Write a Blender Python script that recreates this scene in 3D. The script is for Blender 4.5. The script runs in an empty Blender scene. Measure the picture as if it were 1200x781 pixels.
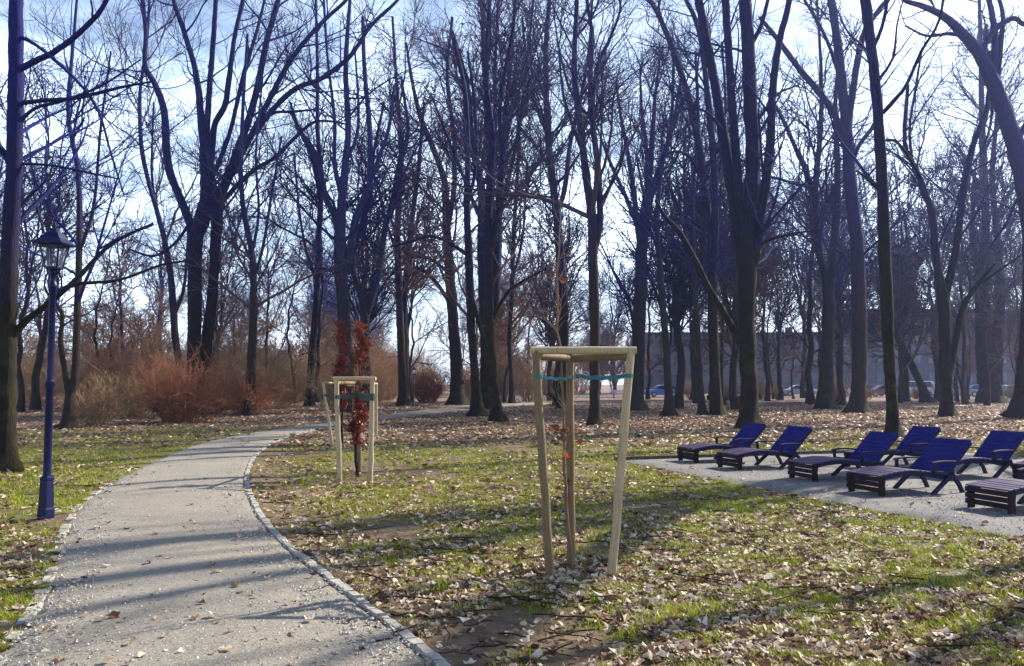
import bpy, math, random
import numpy as np
from mathutils import Vector

C = bpy.context.scene.collection
SC = bpy.context.scene
R_ = math.radians
rng = np.random.default_rng(7)
random.seed(7)

# ------------------------------------------------------------------ camera
F, CX, CY, HOR, EYE = 1000.0, 600.0, 390.5, 450.0, 1.6
PITCH = math.atan((HOR - CY) / F)
cam_d = bpy.data.cameras.new('camera')
cam_d.sensor_width = 36.0
cam_d.lens = F * 36.0 / 1200.0
cam_d.clip_end = 3000.0
cam = bpy.data.objects.new('camera', cam_d)
cam.location = (0, 0, EYE)
cam.rotation_euler = (math.pi / 2 + PITCH, 0, 0)
C.objects.link(cam)
SC.camera = cam

# ------------------------------------------------------------------ sky + sun
SUN_AZ, SUN_EL = 54.0, 37.5          # degrees right of straight ahead, above the horizon
w = bpy.data.worlds.new('World')
SC.world = w
w.use_nodes = True
nt = w.node_tree
nt.nodes.clear()
out = nt.nodes.new('ShaderNodeOutputWorld')
bg = nt.nodes.new('ShaderNodeBackground')
sky = nt.nodes.new('ShaderNodeTexSky')
sky.sky_type = 'NISHITA'
sky.sun_disc = False
sky.sun_elevation = R_(SUN_EL)
sky.sun_rotation = R_(SUN_AZ)
sky.air_density = 1.0
sky.dust_density = 1.3
sky.ozone_density = 3.0
tc = nt.nodes.new('ShaderNodeTexCoord')
mp = nt.nodes.new('ShaderNodeMapping')
mp.inputs['Scale'].default_value = (1.0, 1.0, 2.6)
n1 = nt.nodes.new('ShaderNodeTexNoise')
n1.inputs['Scale'].default_value = 3.2
n1.inputs['Detail'].default_value = 8
n1.inputs['Roughness'].default_value = 0.62
n1.inputs['Distortion'].default_value = 0.5
rmp = nt.nodes.new('ShaderNodeValToRGB')
rmp.color_ramp.elements[0].position = 0.37
rmp.color_ramp.elements[0].color = (0, 0, 0, 1)
rmp.color_ramp.elements[1].position = 0.66
rmp.color_ramp.elements[1].color = (1, 1, 1, 1)
mix = nt.nodes.new('ShaderNodeMix')
mix.data_type = 'RGBA'
mix.inputs['B'].default_value = (16.5, 20.0, 24.5, 1)
nt.links.new(tc.outputs['Generated'], mp.inputs['Vector'])
nt.links.new(mp.outputs['Vector'], n1.inputs['Vector'])
nt.links.new(n1.outputs['Fac'], rmp.inputs['Fac'])
sxyz = nt.nodes.new('ShaderNodeSeparateXYZ')
nt.links.new(tc.outputs['Generated'], sxyz.inputs[0])
hgt = nt.nodes.new('ShaderNodeMapRange')          # the thin cloud lies low, the sky overhead is clear
hgt.inputs['From Min'].default_value = 0.50
hgt.inputs['From Max'].default_value = 0.20
nt.links.new(sxyz.outputs['Z'], hgt.inputs['Value'])
cmul = nt.nodes.new('ShaderNodeMath')
cmul.operation = 'MULTIPLY'
nt.links.new(rmp.outputs['Color'], cmul.inputs[0])
nt.links.new(hgt.outputs[0], cmul.inputs[1])
nt.links.new(cmul.outputs[0], mix.inputs['Factor'])
nt.links.new(sky.outputs['Color'], mix.inputs['A'])
nt.links.new(mix.outputs['Result'], bg.inputs['Color'])
bg.inputs['Strength'].default_value = 0.083
nt.links.new(bg.outputs['Background'], out.inputs['Surface'])

sl = bpy.data.lights.new('sun', 'SUN')
sl.energy = 5.0
sl.angle = R_(0.53)
sl.color = (1.0, 0.91, 0.75)
so = bpy.data.objects.new('sun', sl)
sdir = Vector((math.sin(R_(SUN_AZ)) * math.cos(R_(SUN_EL)), math.cos(R_(SUN_AZ)) * math.cos(R_(SUN_EL)), math.sin(R_(SUN_EL))))
so.rotation_euler = sdir.to_track_quat('Z', 'Y').to_euler()
so.location = (30, 20, 40)
C.objects.link(so)

SC.view_settings.view_transform = 'Standard'
SC.view_settings.look = 'None'
SC.view_settings.gamma = 1.0
SC.view_settings.use_curve_mapping = False
SC.view_settings.exposure = 1.08
SC.cycles.max_bounces = 5
SC.cycles.diffuse_bounces = 2
SC.cycles.glossy_bounces = 2
SC.cycles.transmission_bounces = 3
SC.cycles.transparent_max_bounces = 6

# ------------------------------------------------------------------ projection helpers
cp, sp = math.cos(PITCH), math.sin(PITCH)

def at(px, py, depth):
    """pixel of the photograph (1200 wide) -> world point whose y is depth"""
    u, v = (px - CX) / F, (CY - py) / F
    Y = cp - v * sp
    Z = sp + v * cp
    s = depth / Y
    return np.array((u * s, depth, EYE + Z * s))

def gnd(px, py):
    u, v = (px - CX) / F, (CY - py) / F
    Y = cp - v * sp
    Z = sp + v * cp
    s = -EYE / Z
    return np.array((u * s, Y * s, 0.0))

# ------------------------------------------------------------------ object helpers
def tag(o, label=None, cat=None, group=None, kind=None):
    if label: o['label'] = label
    if cat: o['category'] = cat
    if group: o['group'] = group
    if kind: o['kind'] = kind
    return o

def empty(name, loc=(0, 0, 0), rz=0.0):
    o = bpy.data.objects.new(name, None)
    o.empty_display_size = 0.2
    o.location = loc
    o.rotation_euler = (0, 0, rz)
    C.objects.link(o)
    return o

def copy_tree(o, parent=None):
    c = o.copy()
    C.objects.link(c)
    if parent is not None:
        c.parent = parent
    for ch in list(o.children):
        copy_tree(ch, c)
    return c

def mesh_np(name, V, faces_by_size, smooth=True, cols=None, attrs=None):
    """V (n,3); faces_by_size: list of (m,k) int arrays"""
    me = bpy.data.meshes.new(name)
    V = np.asarray(V, dtype=np.float32)
    me.vertices.add(len(V))
    me.vertices.foreach_set('co', V.ravel())
    loops = np.concatenate([f.ravel() for f in faces_by_size]).astype(np.int32)
    sizes = np.concatenate([np.full(len(f), f.shape[1], np.int32) for f in faces_by_size])
    starts = np.concatenate([[0], np.cumsum(sizes)[:-1]]).astype(np.int32)
    me.loops.add(len(loops))
    me.loops.foreach_set('vertex_index', loops)
    me.polygons.add(len(sizes))
    me.polygons.foreach_set('loop_start', starts)
    me.polygons.foreach_set('loop_total', sizes)
    me.polygons.foreach_set('use_smooth', np.full(len(sizes), smooth, dtype=bool))
    if cols is not None:
        a = me.attributes.new('tint', 'FLOAT_COLOR', 'POINT')
        c4 = np.ones((len(V), 4), np.float32)
        c4[:, :3] = cols
        a.data.foreach_set('color', c4.ravel())
    for k, v in (attrs or {}).items():
        a = me.attributes.new(k, 'FLOAT', 'POINT')
        a.data.foreach_set('value', np.asarray(v, np.float32))
    me.update()
    me.validate()
    return me

def obj(name, me, mat, parent=None):
    o = bpy.data.objects.new(name, me)
    if mat is not None and len(me.materials) == 0:
        me.materials.append(mat)
    C.objects.link(o)
    if parent is not None:
        o.parent = parent
    return o

class MB:
    """collects boxes, bars and tubes, links them as ONE mesh object"""
    def __init__(self):
        self.v, self.f = [], []
    def add(self, vs, fs):
        b = len(self.v)
        self.v += [tuple(map(float, x)) for x in vs]
        self.f += [tuple(b + i for i in f) for f in fs]
    def box(self, c, s, rot=None):
        hx, hy, hz = s[0] / 2, s[1] / 2, s[2] / 2
        vs = [Vector((x, y, z)) for x in (-hx, hx) for y in (-hy, hy) for z in (-hz, hz)]
        if rot is not None:
            vs = [rot @ v for v in vs]
        vs = [v + Vector(c) for v in vs]
        self.add(vs, [(0, 1, 3, 2), (4, 6, 7, 5), (0, 4, 5, 1), (2, 3, 7, 6), (0, 2, 6, 4), (1, 5, 7, 3)])
    def bar(self, a, b, wd, th, up=(0, 0, 1)):
        a, b = Vector(a), Vector(b)
        d = (b - a).normalized()
        s = d.cross(Vector(up)).normalized()
        u = s.cross(d)
        vs = [p + s * (i * wd / 2) + u * (j * th / 2) for p in (a, b) for i, j in ((-1, -1), (1, -1), (1, 1), (-1, 1))]
        self.add(vs, [(0, 1, 2, 3)[::-1], (4, 5, 6, 7), (0, 1, 5, 4), (1, 2, 6, 5), (2, 3, 7, 6), (3, 0, 4, 7)])
    def curve_bar(self, pts, wd, th, side=(0, 1, 0)):
        """flat bar following pts in one plane: wd along side, th across"""
        pts = [Vector(p) for p in pts]
        s = Vector(side)
        vs, fs = [], []
        n = len(pts)
        for i, p in enumerate(pts):
            d = (pts[min(i + 1, n - 1)] - pts[max(i - 1, 0)]).normalized()
            u = s.cross(d).normalized()
            vs += [p + s * (a * wd / 2) + u * (b * th / 2) for a, b in ((-1, -1), (1, -1), (1, 1), (-1, 1))]
        for i in range(n - 1):
            for k in range(4):
                q = (k + 1) % 4
                fs.append((i * 4 + k, i * 4 + q, i * 4 + 4 + q, i * 4 + 4 + k))
        fs += [(3, 2, 1, 0), (n * 4 - 4, n * 4 - 3, n * 4 - 2, n * 4 - 1)]
        self.add(vs, fs)
    def tube(self, pts, rads, S=10, cap=True):
        pts = [Vector(p) for p in pts]
        n = len(pts)
        vs, fs = [], []
        for i, p in enumerate(pts):
            d = (pts[min(i + 1, n - 1)] - pts[max(i - 1, 0)]).normalized()
            ref = Vector((1, 0, 0)) if abs(d.z) > 0.7 else Vector((0, 0, 1))
            s = d.cross(ref).normalized()
            u = s.cross(d)
            for k in range(S):
                a = 2 * math.pi * k / S
                vs.append(p + (s * math.cos(a) + u * math.sin(a)) * rads[i])
        for i in range(n - 1):
            for k in range(S):
                q = (k + 1) % S
                fs.append((i * S + k, i * S + q, i * S + S + q, i * S + S + k))
        if cap:
            fs.append(tuple(range(S))[::-1])
            fs.append(tuple((n - 1) * S + k for k in range(S)))
        self.add(vs, fs)
    def lathe(self, prof, S=16, rot=0.0):
        """prof: (r,z) list about the z axis"""
        vs, fs = [], []
        for r, z in prof:
            for k in range(S):
                a = rot + 2 * math.pi * k / S
                vs.append((r * math.cos(a), r * math.sin(a), z))
        n = len(prof)
        for i in range(n - 1):
            for k in range(S):
                q = (k + 1) % S
                fs.append((i * S + k, i * S + q, i * S + S + q, i * S + S + k))
        fs.append(tuple(range(S))[::-1])
        fs.append(tuple((n - 1) * S + k for k in range(S)))
        self.add(vs, fs)
    def build(self, name, mat, parent=None, smooth=False, bevel=0.0):
        me = bpy.data.meshes.new(name)
        me.from_pydata(self.v, [], self.f)
        if smooth:
            me.polygons.foreach_set('use_smooth', [True] * len(me.polygons))
            try:
                me.set_sharp_from_angle(angle=R_(40))
            except Exception:
                pass
        me.update()
        o = obj(name, me, mat, parent)
        if bevel > 0:
            b = o.modifiers.new('bevel', 'BEVEL')
            b.width = bevel
            b.segments = 2
            b.limit_method = 'ANGLE'
        return o

# ------------------------------------------------------------------ numpy noise
def vnoise(x, y, seed=0):
    xi, yi = np.floor(x).astype(np.int64), np.floor(y).astype(np.int64)
    fx, fy = x - xi, y - yi
    fx, fy = fx * fx * (3 - 2 * fx), fy * fy * (3 - 2 * fy)
    def h(a, b):
        n = (a * 374761393 + b * 668265263 + seed * 1442695041) & 0xFFFFFFFF
        n = ((n ^ (n >> 13)) * 1274126177) & 0xFFFFFFFF
        return ((n ^ (n >> 16)) & 0xFFFF) / 65535.0
    return (h(xi, yi) * (1 - fx) + h(xi + 1, yi) * fx) * (1 - fy) + (h(xi, yi + 1) * (1 - fx) + h(xi + 1, yi + 1) * fx) * fy

def fbm(x, y, seed=0, o=4):
    t, a, s = 0.0, 1.0, 0.0
    for i in range(o):
        t = t + a * vnoise(x * 2 ** i, y * 2 ** i, seed + i)
        s += a
        a *= 0.55
    return t / s

def sstep(a, b, x):
    t = np.clip((x - a) / (b - a), 0, 1)
    return t * t * (3 - 2 * t)

# ------------------------------------------------------------------ materials
def mat_new(name):
    m = bpy.data.materials.new(name)
    m.use_nodes = True
    t = m.node_tree
    b = t.nodes['Principled BSDF']
    return m, t, b

def nd(t, typ, **kw):
    n = t.nodes.new(typ)
    for k, v in kw.items():
        if k in n.inputs:
            n.inputs[k].default_value = v
        else:
            setattr(n, k, v)
    return n

def noise_tex(t, vec, scale, detail=5, rough=0.6):
    n = nd(t, 'ShaderNodeTexNoise', Scale=scale, Detail=detail, Roughness=rough)
    t.links.new(vec, n.inputs['Vector'])
    return n.outputs['Fac']

def ramp(t, fac, stops):
    r = t.nodes.new('ShaderNodeValToRGB')
    e = r.color_ramp.elements
    while len(e) < len(stops):
        e.new(0.5)
    for i, (p, c) in enumerate(stops):
        e[i].position = p
        e[i].color = (*c, 1) if len(c) == 3 else c
    t.links.new(fac, r.inputs['Fac'])
    return r.outputs['Color']

def mixc(t, fac, a, b):
    m = t.nodes.new('ShaderNodeMix')
    m.data_type = 'RGBA'
    for k, v in (('Factor', fac), ('A', a), ('B', b)):
        s = [i for i in m.inputs if i.name == k and (i.type == 'RGBA' if k != 'Factor' else i.type == 'VALUE')][0]
        if hasattr(v, 'links'):
            t.links.new(v, s)
        elif k == 'Factor':
            s.default_value = v
        else:
            s.default_value = (*v, 1)
    return [o for o in m.outputs if o.type == 'RGBA'][0]

def bump(t, b, h, strength=0.5, dist=0.02):
    n = nd(t, 'ShaderNodeBump', Strength=strength, Distance=dist)
    t.links.new(h, n.inputs['Height'])
    t.links.new(n.outputs['Normal'], b.inputs['Normal'])

def mathn(t, op, a, b=None):
    n = t.nodes.new('ShaderNodeMath')
    n.operation = op
    for i, v in enumerate((a, b)):
        if v is None: continue
        if hasattr(v, 'links'):
            t.links.new(v, n.inputs[i])
        else:
            n.inputs[i].default_value = v
    return n.outputs[0]

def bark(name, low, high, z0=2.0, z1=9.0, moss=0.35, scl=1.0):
    """bark: rough and brownish on the old trunk, blue lens fringing painted into the upper limbs"""
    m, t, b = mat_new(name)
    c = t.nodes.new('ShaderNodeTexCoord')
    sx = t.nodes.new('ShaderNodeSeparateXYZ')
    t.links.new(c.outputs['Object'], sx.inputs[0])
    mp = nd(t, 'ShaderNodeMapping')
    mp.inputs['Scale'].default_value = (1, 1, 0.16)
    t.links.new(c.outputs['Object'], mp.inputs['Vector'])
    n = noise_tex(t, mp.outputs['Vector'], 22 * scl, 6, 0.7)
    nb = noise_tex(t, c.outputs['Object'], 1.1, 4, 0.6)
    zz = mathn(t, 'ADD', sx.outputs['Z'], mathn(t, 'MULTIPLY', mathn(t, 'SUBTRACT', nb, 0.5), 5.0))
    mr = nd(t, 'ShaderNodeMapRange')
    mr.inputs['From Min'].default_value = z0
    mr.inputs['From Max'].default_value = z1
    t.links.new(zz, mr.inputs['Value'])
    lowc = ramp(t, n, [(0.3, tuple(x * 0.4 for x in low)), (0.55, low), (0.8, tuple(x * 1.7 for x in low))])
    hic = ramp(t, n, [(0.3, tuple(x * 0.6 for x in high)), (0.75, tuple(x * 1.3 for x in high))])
    col = mixc(t, mr.outputs[0], lowc, hic)  # blue lens fringing of the upper limbs put into the colour by height
    if moss > 0:
        mm = nd(t, 'ShaderNodeMapRange')
        mm.inputs['From Min'].default_value = 0.46
        mm.inputs['From Max'].default_value = 0.66
        mm.inputs['To Max'].default_value = moss
        t.links.new(noise_tex(t, c.outputs['Object'], 2.3, 5, 0.65), mm.inputs['Value'])
        lowm = nd(t, 'ShaderNodeMapRange')
        lowm.inputs['From Min'].default_value = 5.0
        lowm.inputs['From Max'].default_value = 1.0
        t.links.new(sx.outputs['Z'], lowm.inputs['Value'])
        col = mixc(t, mathn(t, 'MULTIPLY', mm.outputs[0], lowm.outputs[0]), col, (0.09, 0.085, 0.025))
    t.links.new(col, b.inputs['Base Color'])
    b.inputs['Roughness'].default_value = 0.88
    b.inputs['Specular IOR Level'].default_value = 0.2
    bump(t, b, n, 1.0, 0.05)
    return m

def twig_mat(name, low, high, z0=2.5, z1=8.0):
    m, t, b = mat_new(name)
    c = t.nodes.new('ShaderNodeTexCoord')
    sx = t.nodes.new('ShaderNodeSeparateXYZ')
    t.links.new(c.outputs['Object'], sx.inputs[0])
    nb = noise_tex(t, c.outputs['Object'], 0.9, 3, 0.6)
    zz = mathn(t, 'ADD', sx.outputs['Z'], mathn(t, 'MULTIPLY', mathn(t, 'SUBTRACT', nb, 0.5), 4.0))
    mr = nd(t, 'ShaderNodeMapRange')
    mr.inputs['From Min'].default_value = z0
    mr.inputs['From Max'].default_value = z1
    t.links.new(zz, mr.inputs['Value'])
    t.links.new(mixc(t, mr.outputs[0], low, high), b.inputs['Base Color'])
    b.inputs['Roughness'].default_value = 0.9
    b.inputs['Specular IOR Level'].default_value = 0.12
    return m

def tint_mat(name, transl=0.35, rough=0.55, spec=0.4):
    """colour from the 'tint' attribute, some light let through"""
    m, t, b = mat_new(name)
    a = nd(t, 'ShaderNodeAttribute', attribute_name='tint')
    t.links.new(a.outputs['Color'], b.inputs['Base Color'])
    b.inputs['Roughness'].default_value = rough
    b.inputs['Specular IOR Level'].default_value = spec
    if transl > 0:
        tr = t.nodes.new('ShaderNodeBsdfTranslucent')
        t.links.new(a.outputs['Color'], tr.inputs['Color'])
        mx = t.nodes.new('ShaderNodeMixShader')
        mx.inputs[0].default_value = transl
        o = [n for n in t.nodes if n.type == 'OUTPUT_MATERIAL'][0]
        t.links.new(b.outputs[0], mx.inputs[1])
        t.links.new(tr.outputs[0], mx.inputs[2])
        t.links.new(mx.outputs[0], o.inputs['Surface'])
    return m

def plain(name, col, rough=0.5, var=0.25, scale=12.0, metallic=0.0, spec=0.5, bmp=0.0, stretch=None):
    m, t, b = mat_new(name)
    c = t.nodes.new('ShaderNodeTexCoord')
    vec = c.outputs['Object']
    if stretch:
        mp = nd(t, 'ShaderNodeMapping')
        mp.inputs['Scale'].default_value = stretch
        t.links.new(vec, mp.inputs['Vector'])
        vec = mp.outputs['Vector']
    n = noise_tex(t, vec, scale, 6, 0.65)
    t.links.new(ramp(t, n, [(0.25, tuple(x * (1 - var) for x in col)), (0.75, tuple(min(1, x * (1 + var)) for x in col))]), b.inputs['Base Color'])
    b.inputs['Roughness'].default_value = rough
    b.inputs['Metallic'].default_value = metallic
    b.inputs['Specular IOR Level'].default_value = spec
    if bmp:
        bump(t, b, n, bmp, 0.01)
    return m

M = {}
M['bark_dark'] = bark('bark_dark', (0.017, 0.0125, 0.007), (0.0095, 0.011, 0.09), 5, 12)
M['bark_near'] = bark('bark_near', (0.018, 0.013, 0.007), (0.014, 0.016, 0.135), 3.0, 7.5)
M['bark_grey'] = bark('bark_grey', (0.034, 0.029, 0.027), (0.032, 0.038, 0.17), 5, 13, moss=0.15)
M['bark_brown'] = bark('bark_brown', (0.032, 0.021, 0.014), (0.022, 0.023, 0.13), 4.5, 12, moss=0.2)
M['twig_blue'] = twig_mat('twig_blue', (0.035, 0.025, 0.025), (0.013, 0.017, 0.125), 3, 8)  # upper tone of the blue and violet twigs is lens fringing painted in
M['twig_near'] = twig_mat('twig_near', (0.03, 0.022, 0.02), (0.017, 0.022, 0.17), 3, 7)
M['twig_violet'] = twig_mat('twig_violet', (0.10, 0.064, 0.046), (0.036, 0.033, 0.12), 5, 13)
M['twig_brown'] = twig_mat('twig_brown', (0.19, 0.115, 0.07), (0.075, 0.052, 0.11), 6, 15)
M['twig_red'] = twig_mat('twig_red', (0.27, 0.115, 0.06), (0.30, 0.13, 0.07), 0, 3)
M['twig_tan'] = twig_mat('twig_tan', (0.28, 0.18, 0.10), (0.28, 0.18, 0.10), 0, 3)
M['twig_pale'] = twig_mat('twig_pale', (0.17, 0.105, 0.07), (0.20, 0.14, 0.10), 0, 3)
M['leaf'] = tint_mat('leaf', 0.25, 0.5, 0.35)
M['grass'] = tint_mat('grass', 0.35, 0.5, 0.3)
M['beech_leaf'] = tint_mat('beech_leaf', 0.4, 0.45, 0.4)

# ================================================================== SETTING: ground, path, gravel pad, road
PATH_R = [(512, 779), (470, 745), (430, 715), (385, 680), (340, 645), (312, 617), (296, 592), (288, 570), (289, 550), (300, 532),
          (322, 518), (352, 508), (390, 500), (440, 492), (490, 487), (545, 481)]
PATH_L = [(12, 757), (42, 711), (58, 680), (69, 649), (77, 622), (96, 591), (125, 570), (165, 548), (205, 531), (245, 517),
          (300, 506.5), (345, 500), (385, 495.5), (440, 487.5), (490, 481.5), (545, 475.5)]

def smooth_line(P, n):
    P = np.asarray(P, float)
    k = len(P)
    Q = np.vstack([2 * P[0] - P[1], P, 2 * P[-1] - P[-2]])
    t = np.linspace(0, k - 1 - 1e-6, n)
    i = t.astype(int)
    f = (t - i)[:, None]
    a, b, c, d = Q[i], Q[i + 1], Q[i + 2], Q[i + 3]
    return 0.5 * (2 * b + (c - a) * f + (2 * a - 5 * b + 4 * c - d) * f ** 2 + (3 * b - a - 3 * c + d) * f ** 3)

pr = np.array([gnd(*p) for p in PATH_R])
pl = np.array([gnd(*p) for p in PATH_L])
# run on past the camera at one end and round the bend into the wood at the other
pr = np.vstack([[(2.6, -1.5, 0), (1.0, 2.2, 0)], pr, [at(600, 450, 62) * (1, 1, 0), at(650, 450, 68) * (1, 1, 0)]])
pl = np.vstack([[(-0.6, -1.5, 0), (-2.0, 2.4, 0)], pl, [at(600, 450, 70) * (1, 1, 0), at(650, 450, 73) * (1, 1, 0)]])
NP = 260
pr, pl = smooth_line(pr, NP), smooth_line(pl, NP)
path_poly = np.vstack([pr, pl[::-1]])[:, :2]

A_ = np.array((2.25, 18.0)); B_ = np.array((7.3, 3.2))            # front edge of the gravel pad
ex = (B_ - A_) / np.linalg.norm(B_ - A_)
ey = np.array((-ex[1], ex[0]))
pad_len, pad_wid = 15.5, 8.6
pad_poly = np.array([A_, A_ + ex * pad_len, A_ + ex * pad_len + ey * pad_wid, A_ + ey * pad_wid])

far_line = smooth_line([at(px, 450, d) * (1, 1, 0) for px, d in ((600, 66), (660, 79), (760, 85), (900, 76), (1050, 66), (1200, 59), (1400, 53))], 80)

def in_poly(x, y, poly):
    r = np.zeros(x.shape, bool)
    n = len(poly)
    j = n - 1
    for i in range(n):
        xi, yi = poly[i]; xj, yj = poly[j]
        if yi != yj:
            r ^= ((yi > y) != (yj > y)) & (x < (xj - xi) * (y - yi) / (yj - yi) + xi)
        j = i
    return r

def dist_line(x, y, L, step=2):
    d = np.full(x.shape, 1e9)
    L = L[::step]
    for a, b in zip(L[:-1], L[1:]):
        vx, vy = b[0] - a[0], b[1] - a[1]
        t = np.clip(((x - a[0]) * vx + (y - a[1]) * vy) / (vx * vx + vy * vy + 1e-9), 0, 1)
        d = np.minimum(d, (x - a[0] - t * vx) ** 2 + (y - a[1] - t * vy) ** 2)
    return np.sqrt(d)

STAKES = [(0.35, 7.35), (-2.6, 14.3), (-4.3, 21.8)]

def masks(x, y):
    """grass cover, leaf cover and bare-soil amount at a ground point"""
    hard = in_poly(x, y, path_poly) | in_poly(x, y, pad_poly)
    dr = dist_line(x, y, pr, 4)
    n_big = fbm(x * 0.16 + 3, y * 0.16, 11, 3)
    n_mid = fbm(x * 0.7, y * 0.7, 21, 4)
    n_sm = fbm(x * 2.4, y * 2.4, 31, 3)
    left = x < np.interp(y, pl[:, 1], pl[:, 0])
    lim = np.where(left, 31.0, 25.0) + (n_big - 0.5) * 16
    wood = sstep(-3.5, 3.5, y - lim)
    right = sstep(0.8, 2.6, x - 0.05 * y)
    g = sstep(0.43, 0.60, 0.6 * n_mid + 0.4 * n_sm + 0.06 + 0.05 * left + 0.11 * right) * (1 - 0.97 * wood)
    verge = (1 - sstep(0.35, 1.5, dr + (n_mid - 0.5) * 1.1)) * (y < 30)
    soil = verge.copy()
    for sx, sy in STAKES:
        soil = np.maximum(soil, 1 - sstep(0.35, 0.95, np.hypot(x - sx, (y - sy)) + (n_mid - 0.5) * 0.7))
    g = g * (1 - 0.8 * soil)
    l = np.clip(0.20 + 1.5 * (n_sm - 0.45) + 1.5 * (n_mid - 0.47) + 0.14 * right, 0.04, 0.95)
    l = np.where(left, l * 0.75, l)
    l = np.maximum(l * (1 - 0.10 * soil), wood * 0.95)
    return g, l, soil, hard, wood, left

# --- ground: one sheet, fine near the camera, stretching to the horizon
def axis(lo, hi, step, reach, n):
    a = np.arange(lo, hi + 1e-6, step)
    e = np.geomspace(step, reach, n)
    return np.concatenate([(lo - np.cumsum(e))[::-1], a, hi + np.cumsum(e)])

gx = axis(-22, 22, 0.14, 260, 34)
gy = axis(2, 48, 0.14, 260, 34)
X, Y = np.meshgrid(gx, gy)
xf, yf = X.ravel(), Y.ravel()
g, l, s, hard, wood, left = masks(xf, yf)
dedge = np.minimum(dist_line(xf, yf, pr, 4), dist_line(xf, yf, pl, 4))
flat = hard | in_poly(xf, yf, A_ + (pad_poly - A_) * 1.0)
zz = -0.06 * fbm(xf * 0.8, yf * 0.8, 5, 4) * sstep(0.1, 0.8, dedge) - 0.004
zz[flat] = -0.02
far = sstep(90, 400, np.hypot(xf, yf))
nx, ny = len(gx), len(gy)
ii = np.arange(nx * ny).reshape(ny, nx)
quads = np.stack([ii[:-1, :-1], ii[:-1, 1:], ii[1:, 1:], ii[1:, :-1]], -1).reshape(-1, 4)
gme = mesh_np('ground', np.stack([xf, yf, zz], 1), [quads], True, attrs={'grass': g, 'litter': l, 'soil': s, 'wood': wood})

m, t, b = mat_new('ground')
c = t.nodes.new('ShaderNodeTexCoord')
vec = c.outputs['Object']
def attr(nm):
    return nd(t, 'ShaderNodeAttribute', attribute_name=nm).outputs['Fac']
soilc = ramp(t, noise_tex(t, vec, 6, 8, 0.7), [(0.3, (0.075, 0.05, 0.032)), (0.55, (0.17, 0.12, 0.075)), (0.75, (0.28, 0.21, 0.14))])
grassc = ramp(t, noise_tex(t, vec, 3.5, 8, 0.75), [(0.3, (0.05, 0.07, 0.008)), (0.5, (0.13, 0.155, 0.014)), (0.75, (0.24, 0.215, 0.03))])
vor = nd(t, 'ShaderNodeTexVoronoi', Scale=11.0)
vor.inputs['Randomness'].default_value = 1.0
t.links.new(vec, vor.inputs['Vector'])
sepc = t.nodes.new('ShaderNodeSeparateColor')
t.links.new(vor.outputs['Color'], sepc.inputs[0])
litc = ramp(t, sepc.outputs[0], [(0.0, (0.05, 0.026, 0.018)), (0.35, (0.14, 0.075, 0.045)), (0.65, (0.27, 0.175, 0.115)), (0.9, (0.42, 0.31, 0.22))])
patch = ramp(t, noise_tex(t, vec, 0.25, 6, 0.7), [(0.35, (0.55, 0.5, 0.5)), (0.65, (1.1, 1.0, 0.95))])
mul = t.nodes.new('ShaderNodeMix'); mul.data_type = 'RGBA'; mul.blend_type = 'MULTIPLY'
mul.inputs[0].default_value = 1.0
t.links.new(litc, mul.inputs[6]); t.links.new(patch, mul.inputs[7])
litc = mul.outputs[2]
col = mixc(t, attr('grass'), soilc, grassc)
thr = mathn(t, 'GREATER_THAN', mathn(t, 'ADD', attr('wood'), mathn(t, 'MULTIPLY', attr('litter'), 0.35)), mathn(t, 'ADD', sepc.outputs[1], 0.12))
col = mixc(t, thr, col, litc)
t.links.new(col, b.inputs['Base Color'])
b.inputs['Roughness'].default_value = 0.8
b.inputs['Specular IOR Level'].default_value = 0.25
bump(t, b, mathn(t, 'ADD', noise_tex(t, vec, 16, 8, 0.75), mathn(t, 'MULTIPLY', vor.outputs['Distance'], 0.8)), 0.9, 0.05)
tag(obj('ground', gme, m), kind='structure')

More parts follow.
